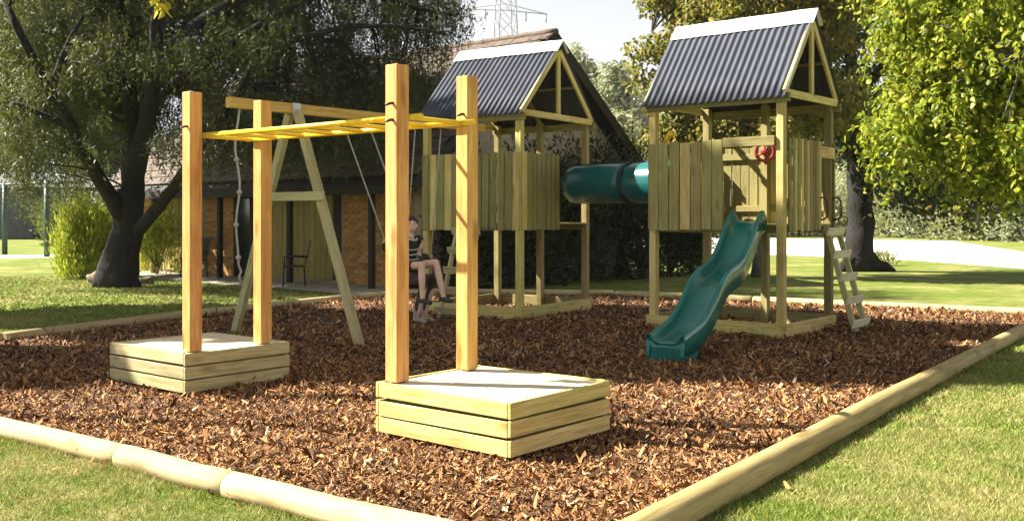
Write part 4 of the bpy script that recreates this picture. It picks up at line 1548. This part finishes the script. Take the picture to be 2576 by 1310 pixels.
# a taller tree added behind it to put the house in shade
bt = Vector((-10.3, 27.2, 0))
limbs = [([bt + Vector((0, 0, -.05)), bt + Vector((.05, 0, 2.5)), bt + Vector((0, 0, 5.0)), bt + Vector((.1, 0, 8.5))], .30, .12),
         ([bt + Vector((0, 0, 4.6)), (-8.6, 26.6, 6.6), (-7.6, 26.4, 8.2)], .14, .05), ([bt + Vector((0, 0, 4.2)), (-11.8, 27.0, 6.0), (-13.0, 27.0, 7.4)], .14, .05),
         ([bt + Vector((.05, 0, 6.2)), (-9.8, 25.6, 8.2), (-9.4, 25.0, 9.6)], .10, .04)]
ells = [((-10.4, 26.6, 8.4), (2.6, 2.4, 2.0)), ((-8.0, 26.4, 8.2), (2.0, 2.0, 1.7)), ((-12.6, 27.0, 7.2), (2.2, 2.2, 1.8)), ((-10.6, 26.8, 5.6), (2.2, 1.8, 1.2)), ((-9.6, 25.4, 10.2), (2.6, 2.2, 1.6)), ((-7.2, 27.6, 6.6), (1.6, 1.6, 1.1)), ((-13.4, 27.4, 5.0), (1.6, 1.6, 1.0))]
make_tree('house_shading_tree', bt, 'tall tree added behind the leaning drooping tree to shade the house', 'tree', ells, limbs, .3, M['leaf_peppercorn'], M['bark_dark'],
          420, 70, (.30, .30, .24), .24, .12, .6, 110)

# right-hand big tree with the dark trunk
rb = G(2162, 682)
dR = rb.y
limbs = [([(rb.x, rb.y, -.05), tp(2165, 600, dR), tp(2160, 500, dR), tp(2158, 400, dR), tp(2150, 320, dR)], .46, .34),
         ([(rb.x + .9, rb.y - .3, -.02), (rb.x + .45, rb.y - .15, .12), tp(2172, 640, dR)], .10, .3),
         ([(rb.x - .6, rb.y - .3, -.02), (rb.x - .3, rb.y - .1, .15), tp(2155, 640, dR)], .10, .3),
         ([tp(2155, 400, dR), tp(2090, 300, dR - .5), tp(1990, 200, dR - 1), tp(1880, 120, dR - 1.5), tp(1760, 80, dR - 1.5)], .22, .06),
         ([tp(2150, 320, dR), tp(2150, 200, dR), tp(2120, 60, dR), tp(2100, -100, dR)], .26, .1),
         ([tp(2155, 420, dR), tp(2240, 330, dR - .5), tp(2350, 260, dR - 1), tp(2480, 220, dR - 1.5), tp(2600, 200, dR - 2)], .22, .07),
         ([tp(2150, 250, dR), tp(2260, 120, dR), tp(2400, 20, dR), tp(2560, -60, dR)], .18, .06)]
ells = [(tp(2110, 300, dR), (1.5, 1.5, 1.1)), (tp(2250, 360, dR - 1), (1.7, 1.5, 1.0)), (tp(2200, 180, dR), (2.4, 2.2, 1.6)), (tp(2450, 330, dR - 1.5), (1.9, 1.6, 1.3)), (tp(2550, 250, dR - 1), (2.2, 1.8, 1.8)),
        (tp(2350, 80, dR), (2.6, 2.2, 1.6)), (tp(2100, 20, dR), (2.2, 2, 1.5)), (tp(2300, -150, dR), (4, 3, 2)), (tp(2380, 470, dR - 1.2), (1.3, 1.1, .6)), (tp(2480, 445, dR - 1.2), (1.0, .9, .6)), (tp(2270, 470, dR - 2), (.9, .9, .5)), (tp(2390, 510, dR - 2), (1.0, .9, .45)), (tp(2540, 500, dR - 2), (.8, .9, .4)), (tp(2330, 420, dR - 1), (1.2, 1.0, .6))]
make_tree('shade_tree', rb, 'thick dark trunked tree on the lawn between the ladder and the road', 'tree', ells, limbs, .46, M['leaf_dark'], M['bark_dark'],
          350, 100, (.36, .36, .28), .15, .09, .6, 102)

# autumn tinted tree behind the slide tower
ab = G(1885, 700)
dA = 27.0
ab = Vector(((1905 - 1288) / F_PX * dA, dA, 0))
limbs = [([(ab.x, ab.y, -.05), (ab.x + .05, ab.y, 1.0), tp(1905, 420, dA), tp(1890, 330, dA)], .20, .14),
         ([tp(1890, 330, dA), tp(1800, 230, dA), tp(1700, 140, dA), tp(1640, 80, dA)], .11, .04), ([tp(1890, 330, dA), tp(1910, 180, dA), tp(1900, 20, dA), tp(1900, -100, dA)], .13, .05),
         ([tp(1895, 300, dA), tp(1980, 200, dA), tp(2060, 110, dA), tp(2120, 40, dA)], .10, .04), ([tp(1800, 230, dA), tp(1700, 260, dA), tp(1630, 290, dA)], .06, .02)]
ells = [(tp(1730, 150, dA), (.7, 1.6, .5)), (tp(1650, 130, dA), (.5, .8, .25)), (tp(1690, 250, dA), (.45, 1.0, .35)), (tp(1820, 60, dA), (1.2, 3.2, .9)), (tp(1960, 20, dA), (1.5, 3.4, 1.1)), (tp(1720, 340, dA), (.7, 1.2, .45)), (tp(1880, 330, dA), (1.2, 2.2, .5)),
        (tp(2070, 60, dA), (1.1, 3.0, 1.0)), (tp(1620, 200, dA), (.3, .5, .12)), (tp(1690, -10, dA), (.7, 1.0, .4)), (tp(2060, 270, dA), (.9, 2.6, .8)), (tp(1900, -140, dA), (2.4, 3.4, 1.2)), (tp(1660, 350, dA), (.3, .6, .3)), (tp(1800, 200, dA), (.9, 1.6, .6))]
make_tree('autumn_tree', ab, 'loose tree turning yellow and rust behind the slide tower roof', 'tree', ells, limbs, .2, M['leaf_autumn'], M['bark_grey'],
          520, 96, (.22, .22, .18), .15, .09, .7, 103, maker=leaf6_mesh)

# near tree on the right, trunk just outside the frame
nb_ = Vector((8.3, 11.6, 0))
limbs = [([nb_ + Vector((0, 0, -.05)), nb_ + Vector((.05, 0, 1.5)), nb_ + Vector((-.05, 0, 3.0)), nb_ + Vector((-.1, 0, 5.2))], .24, .13),
         ([nb_ + Vector((-.05, 0, 2.9)), (7.0, 11.0, 4.2), (5.8, 10.4, 4.6), (4.6, 10.0, 4.45), (3.9, 9.8, 4.05)], .10, .02),
         ([nb_ + Vector((-.05, 0, 2.6)), (7.0, 10.6, 3.6), (6.0, 10.0, 3.9), (5.2, 9.6, 3.6), (4.7, 9.3, 3.1)], .08, .02),
         ([nb_ + Vector((-.08, 0, 4.0)), (7.0, 11.2, 5.6), (5.4, 10.6, 5.9), (4.0, 10.2, 5.4), (3.3, 10.0, 4.6)], .09, .02),
         ([nb_ + Vector((-.06, 0, 3.4)), (7.2, 10.6, 4.9), (6.2, 9.6, 5.0), (5.4, 9.0, 4.2)], .08, .02)]
ells = [(tp(2370, 50, 10.2), (.60, .8, .36)), (tp(2490, 130, 9.8), (.5, .7, .36)), (tp(2300, 150, 10.1), (.26, .4, .20)), (tp(2420, 245, 9.8), (.42, .5, .28)), (tp(2535, 330, 9.6), (.30, .5, .36)), (tp(2248, 330, 9.6), (.13, .2, .38)),
        (tp(2425, 385, 9.5), (.26, .3, .26)), (tp(2250, 30, 10.4), (.34, .5, .20)), (tp(2575, 50, 10.4), (.6, .7, .55)), (tp(2480, -120, 10.7), (1.4, 1.3, .55)), (tp(2270, 240, 10.1), (.16, .3, .14)), (tp(2345, 330, 9.9), (.18, .3, .20)),
        (tp(2700, 200, 10.5), (.9, 1.0, 1.0)), (tp(2545, 410, 9.5), (.16, .25, .15)), (tp(2420, 120, 10.8), (.6, .5, .4))]
make_tree('lime_tree', nb_, 'leafy bright green tree hanging its branches over the side lawn', 'tree', ells, limbs, .24, M['leaf_bright'], M['bark_grey'],
          560, 72, (.11, .11, .08), .070, .045, .8, 104, twig_r=.006, style='strand', strand=(.42, 9), maker=leaf6_mesh, side=.9, twigs=45)

# trees that shade the bed, standing off to the left
def shade_crown(xs, ds, a, b, z):
    k = z / math.tan(SUN_EL)
    return ((xs + SUN_XY.x * k, ds + SUN_XY.y * k, z), (a * .75, b, a * .5))


SH = [((-12.2, 13.4), [shade_crown(-1.0, 11.7, 3.5, 1.9, 9), shade_crown(3.0, 11.3, 3.0, 1.4, 11)], 'tall spreading tree growing beyond the outermost corner of the edging', 201, 480),
      ((-13.6, 17.0), [shade_crown(3.4, 13.4, 2.0, 1.3, 12), shade_crown(-2.5, 14.6, 4.4, 2.2, 9), shade_crown(-5.5, 16.2, 3.0, 2.0, 7), shade_crown(.9, 15.9, 1.8, 1.5, 11)], 'tall tree standing between the spreading tree and the dark leaning tree', 202, 620),
      ((-12.3, 11.7), [shade_crown(-5.4, 10.7, 2.6, 1.2, 5.5)], 'smaller tree close to the outermost corner of the edging', 203, 200)]
for (bx, by), el, lb, sd_, nc in SH:
    bs = Vector((bx, by, 0))
    lm = [([(bx, by, -.05), (bx + .1, by, 2.0), (bx + .2, by, 4.0)], .32, .22)]
    for (c, r) in el:
        lm.append(([(bx + .2, by, 3.8), ((bx + c[0]) / 2 - .3, (by + c[1]) / 2, c[2] * .72 + .6), c], .17, .05))
        lm.append(([c, (c[0] + r[0] * .5, c[1] + .3, c[2] + .3), (c[0] + r[0] * .85, c[1] - .2, c[2] + .2)], .06, .02))
    make_tree('spreading_tree', bs, lb, 'tree', el, lm, .32, M['leaf_dark'], M['bark_grey'], nc, 80, (.26, .26, .22), .32, .21, .4, sd_, 'trees shading the bed from the left')

# small yellow leafed sprigs at the top: a thin young tree outside the frame
yb = Vector((-5.6, 8.3, 0))
limbs = [([yb + Vector((0, 0, -.03)), yb + Vector((.05, 0, 1.6)), yb + Vector((.2, 0, 3.0)), yb + Vector((.8, -.1, 3.9))], .07, .04),
         ([yb + Vector((.8, -.1, 3.9)), at(200, -120, 8.1), at(330, -60, 8.0), at(405, -20, 8.0)], .03, .008), ([at(330, -60, 8.0), at(480, -70, 8.0), at(575, -25, 8.0)], .018, .006)]
ells = [(at(410, -2, 8.0), (.055, .06, .055)), (at(575, -18, 8.0), (.06, .06, .055)), (at(380, -70, 8.0), (.18, .15, .1)), (at(480, -90, 8.0), (.2, .15, .1))]
make_tree('young_yellow_tree', yb, 'slender tree with a few yellow leaves dangling at the top', 'tree', ells, limbs, .07, M['leaf_yellow'], M['bark_grey'],
          34, 5, (.03, .03, .03), .075, .05, 1.2, 105, twig_r=.006)


# ------------------------------------------------------------------ shrubs, hedge, far trees
def shrub(base, rx, rz, label, leaf, n, L, Wd, seed, group=None, name='shrub', cat='shrub', upright=.8):
    g = np.random.default_rng(seed)
    b = Vector(base)
    T = thing(name, b, 0, label, cat, group)
    k = 14
    paths = []
    tips = []
    for i in range(k):
        a = g.uniform(0, 2 * pi); rr = g.uniform(.2, .85) * rx
        tip = (cos(a) * rr, sin(a) * rr, rz * g.uniform(.5, 1.6) * (1.05 - .35 * rr / rx))
        paths.append((bez((0, 0, -.02), tip, (0, 0, rz * .25), 6), np.linspace(.02 * rz + .008, .005, 6)))
        tips.append(tip)
    link('stem', tubes_mesh('stem', paths, 6), M['bark_grey'], T)
    tips = np.array(tips)
    # leaves: lumps round the stem ends plus a fill
    m = int(n * .7)
    idx = g.integers(0, k, m)
    P = tips[idx] + g.normal(0, 1, (m, 3)) * np.array([rx * .24, rx * .24, rz * .26])
    d = rv(n - m, g); d[:, 2] = np.abs(d[:, 2])
    P2 = d * (g.uniform(.3, 1, n - m) ** .5)[:, None] * np.array([rx, rx, rz * 1.5])
    P = np.concatenate([P, P2])
    P[:, 2] = np.where(P[:, 2] < .03, np.abs(P[:, 2]) * .6 + .03, P[:, 2])
    D = P * np.array([1, 1, .4]) / max(rx, rz) + rv(n, g) * .7 + np.array([0, 0, upright])
    N = rv(n, g)
    link('foliage', leaf_mesh('foliage', P, D, N, L * g.uniform(.6, 1.4, n), Wd * g.uniform(.7, 1.3, n)), leaf, T)
    return T


s = G(212, 700)
shrub(s, .68, 1.15, 'bright lime green feathery shrub beside the dark trunk, on the open lawn', M['leaf_lime'], 15000, .15, .03, 301, upright=1.1)
s = G(395, 690)
shrub(s, .75, .9, 'green feathery shrub between the dark trunk and the house path', M['leaf_lime'], 5200, .14, .022, 302, upright=1.1)
s = wpt(HL, YH, .5, -.75)
# ivy and shrubs against the gable end of the house
iv = [(1.0, -.8, .85, 1.6), (2.6, -.85, .95, 1.75), (4.2, -.85, 1.0, 1.9), (5.8, -.85, 1.0, 1.95), (7.3, -.85, 1.0, 1.8), (8.6, -.9, .9, 1.3)]
lbs = ['dark leafy bush at the house corner behind the ladder tower', 'dark leafy bush under the gable next to the corner bush', 'tall dark bush in the middle of the gable wall',
       'tall dark bush below the gable seen under the tunnel', 'dark bush near the far end of the gable wall', 'low dark rounded bush past the gable wall beside the road']
for i, (x, y, rx, rz) in enumerate(iv):
    shrub(wpt(HL, YH, x, y), rx, rz, lbs[i], M['leaf_shaded'], 6400, .13, .06, 310 + i, 'dark bushes along the gable wall', 'bush', 'bush', .3)
s = G(1725, 668)
shrub(s, .8, .95, 'dark twiggy bush at the lawn edge beside the slide tower', M['leaf_shaded'], 4200, .13, .05, 330, None, 'bush', 'bush', .4)
s = G(2225, 668)
shrub(s, .35, .25, 'little weed tuft at the foot of the thick dark trunk', M['leaf_hedge'], 260, .18, .05, 331, None, 'weed_tuft', 'plant', .9)

# hedge of olive shrubs beyond the road
hx = [(1790, 84, 4.0, 2.8), (1900, 86, 4.0, 2.5), (2010, 84, 3.8, 2.3), (2110, 85, 3.8, 2.5), (2210, 82, 3.6, 3.0), (2290, 78, 3.4, 3.4), (2370, 74, 3.2, 3.0), (2450, 70, 3.0, 2.6), (2530, 68, 3.2, 3.2), (2610, 64, 3.0, 3.2),
      (1840, 98, 5.0, 4.0), (2060, 98, 5.0, 4.4), (2250, 96, 5.0, 5.0), (2400, 92, 5.0, 5.4), (2560, 90, 5.2, 5.6)]
nth = ['first', 'second', 'third', 'fourth', 'fifth', 'sixth', 'seventh', 'eighth', 'ninth', 'tenth']
hl = ['%s olive shrub of the roadside hedge, counted from the house end' % n_ for n_ in nth] + ['%s taller shrub of the back hedge row, counted from the house end' % n_ for n_ in nth[:5]]
for i, (x, d, rx, rz) in enumerate(hx):
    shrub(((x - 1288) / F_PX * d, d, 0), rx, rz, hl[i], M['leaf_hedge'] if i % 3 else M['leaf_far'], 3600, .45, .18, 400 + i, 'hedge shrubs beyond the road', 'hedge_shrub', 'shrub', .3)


def far_tree(x, d, top, rx, label, seed, leaf, low=None, n=150, group='trees in the distance', ybase=None):
    b = Vector(((x - 1288) / F_PX * d, d, 0))
    zt = EYE + (Y_HOR - top) / F_PX * d
    zl = zt * .35 if low is None else EYE + (Y_HOR - low) / F_PX * d
    g = np.random.default_rng(seed)
    lm = [([b + Vector((0, 0, -.1)), b + Vector((.2, 0, zt * .3)), b + Vector((-.1, 0, zt * .6)), b + Vector((.1, 0, zt * .9))], .018 * zt + .05, .03)]
    el = []
    k = 7
    for i in range(k):
        t = (i + .5) / k
        z = zl + (zt - zl) * (.12 + .8 * t)
        w = rx * (1.0 - .6 * abs(t - .4)) * .62
        o = g.uniform(-1, 1, 2) * rx * .5
        c = (b.x + o[0], b.y + o[1], z)
        el.append((c, (w, w, (zt - zl) * .17)))
        lm.append(([b + Vector((0, 0, z * .55)), ((b.x + c[0]) / 2, (b.y + c[1]) / 2, z * .8), c], .009 * zt + .01, .02))
    return make_tree('distant_tree', b, label, 'tree', el, lm, .018 * zt + .05, leaf, M['bark_grey'], n, 46, (rx * .12, rx * .12, rx * .1), .006 * d, .0028 * d, .4, seed, group)


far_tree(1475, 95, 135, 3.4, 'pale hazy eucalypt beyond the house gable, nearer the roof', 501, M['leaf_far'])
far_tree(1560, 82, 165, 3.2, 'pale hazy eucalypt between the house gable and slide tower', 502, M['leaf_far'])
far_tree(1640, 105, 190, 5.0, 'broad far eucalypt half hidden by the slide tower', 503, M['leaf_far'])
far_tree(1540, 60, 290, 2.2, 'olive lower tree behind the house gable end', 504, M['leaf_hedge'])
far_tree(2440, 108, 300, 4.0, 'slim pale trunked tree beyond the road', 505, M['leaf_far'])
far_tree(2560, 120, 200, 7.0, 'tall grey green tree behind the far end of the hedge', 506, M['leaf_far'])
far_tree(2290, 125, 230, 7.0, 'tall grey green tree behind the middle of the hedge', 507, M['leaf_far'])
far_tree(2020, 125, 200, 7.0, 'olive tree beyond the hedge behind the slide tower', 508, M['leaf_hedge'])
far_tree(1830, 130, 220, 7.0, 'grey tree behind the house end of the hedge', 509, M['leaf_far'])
far_tree(60, 96, 150, 7.0, 'dark leafy tree behind the grey shed', 510, M['leaf_dark'], n=200)
far_tree(230, 90, 220, 6.0, 'dark leafy tree between the shed and the brick house', 511, M['leaf_dark'], n=200)
far_tree(-40, 92, 250, 6.0, 'dark leafy tree beside the green steel frame', 512, M['leaf_dark'], n=160)
shrub(G(190, 622), 1.6, 1.5, 'mottled dark bush behind the lime green shrub', M['leaf_peppercorn'], 4200, .2, .08, 340, None, 'bush', 'bush', .3)
shrub(((190 - 1288) / F_PX * 70, 70, 0), 2.6, 1.9, 'dark bush in front of the grey shed', M['leaf_dark'], 4000, .3, .13, 341, None, 'bush', 'bush', .3)

# grey shed far left
sp = G(60, 601)
shed = thing('shed', sp, .25, 'grey sheet metal shed behind the green steel frame', 'shed')
board('wall', (-9, 0, 1.9), (9, 0, 1.9), 3.8, .15, M['render_grey'], shed, (0, 1, 0))
for k in range(18):
    board('cladding_panel', (-8.5 + k, -.10, .05), (-8.5 + k, -.10, 3.75), .97, .03, M['render_grey'], shed, (0, 1, 0))
board('roof', (-9.4, 1.4, 4.1), (9.4, 1.4, 4.1), 4.0, .12, M['render_grey'], shed, (0, -.22, 1))
board('door', (1.2, -.14, .05), (1.2, -.14, 2.2), 1.2, .04, M['dark_timber'], shed, (0, 1, 0))

# green steel frame (old swing) on the far lawn
fp = G(12, 640)
fq = G(118, 646)
fr = thing('steel_frame', fp, 0, 'dark green steel frame of posts and a top bar on the far lawn', 'frame')
for q in (fp, fq, G(-120, 640)):
    loc = q - fp
    link('post', tubes_mesh('post', [([(loc.x, loc.y, -.02), (loc.x, loc.y, 3.05)], .11)], 12), M['green_post'], fr)
h = fq - fp
link('top_bar', tubes_mesh('bar', [([(G(-120, 640) - fp).to_tuple()[:2] + (2.95,), (0, 0, 2.95), (h.x, h.y, 2.95), (h.x + 1.6, h.y - .2, 2.95)], .06)], 10), M['green_post'], fr)

# rocks round the tree foot
for i, (x, y, r, lb) in enumerate(((250, 712, .26, 'brown rock between the dark trunk and the lime shrub'), (222, 700, .2, 'small brown rock under the lime shrub'), (360, 716, .18, 'small rock on the house side of the dark trunk'))):
    p = G(x, y)
    bm = bmesh.new()
    bmesh.ops.create_icosphere(bm, subdivisions=3, radius=1.0)
    g = random.Random(i)
    ph = [g.uniform(0, 6) for _ in range(6)]
    for v in bm.verts:
        k = 1 + .18 * sin(v.co.x * 3 + ph[0]) * cos(v.co.y * 2.7 + ph[1]) + .1 * sin(v.co.z * 5 + ph[2] + v.co.x * 4)
        v.co = Vector((v.co.x * r * 1.3 * k, v.co.y * r * k, (v.co.z * .7 + .35) * r * k))
    me = bpy.data.meshes.new('rock'); bm.to_mesh(me); bm.free()
    o = link('garden_rock', me, M['rock'])
    o.location = p
    tag(o, lb, 'rock', 'garden rocks round the dark tree')


# ------------------------------------------------------------------ power pylon
def pylon():
    d = 230.0
    b = Vector(((1272 - 1288) / F_PX * d, d, 0))
    T = thing('power_pylon', b, .3, 'faint grey lattice power pylon beyond the roofs', 'pylon')
    Hh = 62.0
    paths = []

    def wdt(z): return 4.4 - 2.2 * min(1, z / 42) if z < 42 else 2.2 - .9 * (z - 42) / 20
    zs = list(np.linspace(0, Hh, 17))
    for sx_ in (-1, 1):
        for sy_ in (-1, 1):
            paths.append(([(sx_ * wdt(z), sy_ * wdt(z), z) for z in zs], .16))
    for i in range(len(zs) - 1):
        a, c = zs[i], zs[i + 1]
        for (p, q) in (((-1, -1), (1, -1)), ((1, -1), (1, 1)), ((1, 1), (-1, 1)), ((-1, 1), (-1, -1))):
            paths.append(([(p[0] * wdt(a), p[1] * wdt(a), a), (q[0] * wdt(c), q[1] * wdt(c), c)], .07))
            paths.append(([(q[0] * wdt(a), q[1] * wdt(a), a), (p[0] * wdt(c), p[1] * wdt(c), c)], .07))
    link('lattice_mast', tubes_mesh('mast', paths, 5, False), M['steel'], T)
    zc = EYE + (Y_HOR - 30) / F_PX * d
    for z, w in ((zc, 10.0), (zc + 9, 8.0)):
        pp = [([(-w, 0, z), (0, 0, z + .3), (w, 0, z)], .13), ([(-w, 0, z), (0, 0, z + 1.8), (w, 0, z)], .1)]
        link('cross_arm', tubes_mesh('arm', pp, 5, False), M['steel'], T)
        for s in (-1, -.5, .5, 1):
            link('insulator', tubes_mesh('ins', [([(s * w * .97, 0, z), (s * w * .97, 0, z - 1.9)], .16)], 6), M['steel'], T)
    for s in (-1, -.5, .5, 1):
        pts = [(s * 9.7, y, zc - 1.9 + .0009 * (abs(y) ** 2) * .4 - .0) for y in np.linspace(0, 120, 12)]
        link('cable', tubes_mesh('cable', [(pts, .035)], 5), M['steel'], T)


pylon()


# ------------------------------------------------------------------ haze: thin pale air round the whole place
def haze():
    bm = bmesh.new()
    bmesh.ops.create_cube(bm, size=1.0)
    for v in bm.verts:
        v.co = Vector((v.co.x * 420, v.co.y * 330 + 125, (v.co.z + .5) * 67 - 1))
    me = bpy.data.meshes.new('haze'); bm.to_mesh(me); bm.free()
    m = bpy.data.materials.new('haze_air'); m.use_nodes = True
    nt = m.node_tree
    nt.nodes.remove(nt.nodes['Principled BSDF'])
    pv_ = nt.nodes.new('ShaderNodeVolumePrincipled')
    pv_.inputs['Color'].default_value = (.93, .95, 1.0, 1)
    pv_.inputs['Density'].default_value = .0002
    pv_.inputs['Anisotropy'].default_value = .3
    nt.links.new(pv_.outputs[0], nt.nodes['Material Output'].inputs['Volume'])
    tag(link('haze', me, m), 'thin pale haze in the air', 'haze', None, 'stuff')


haze()
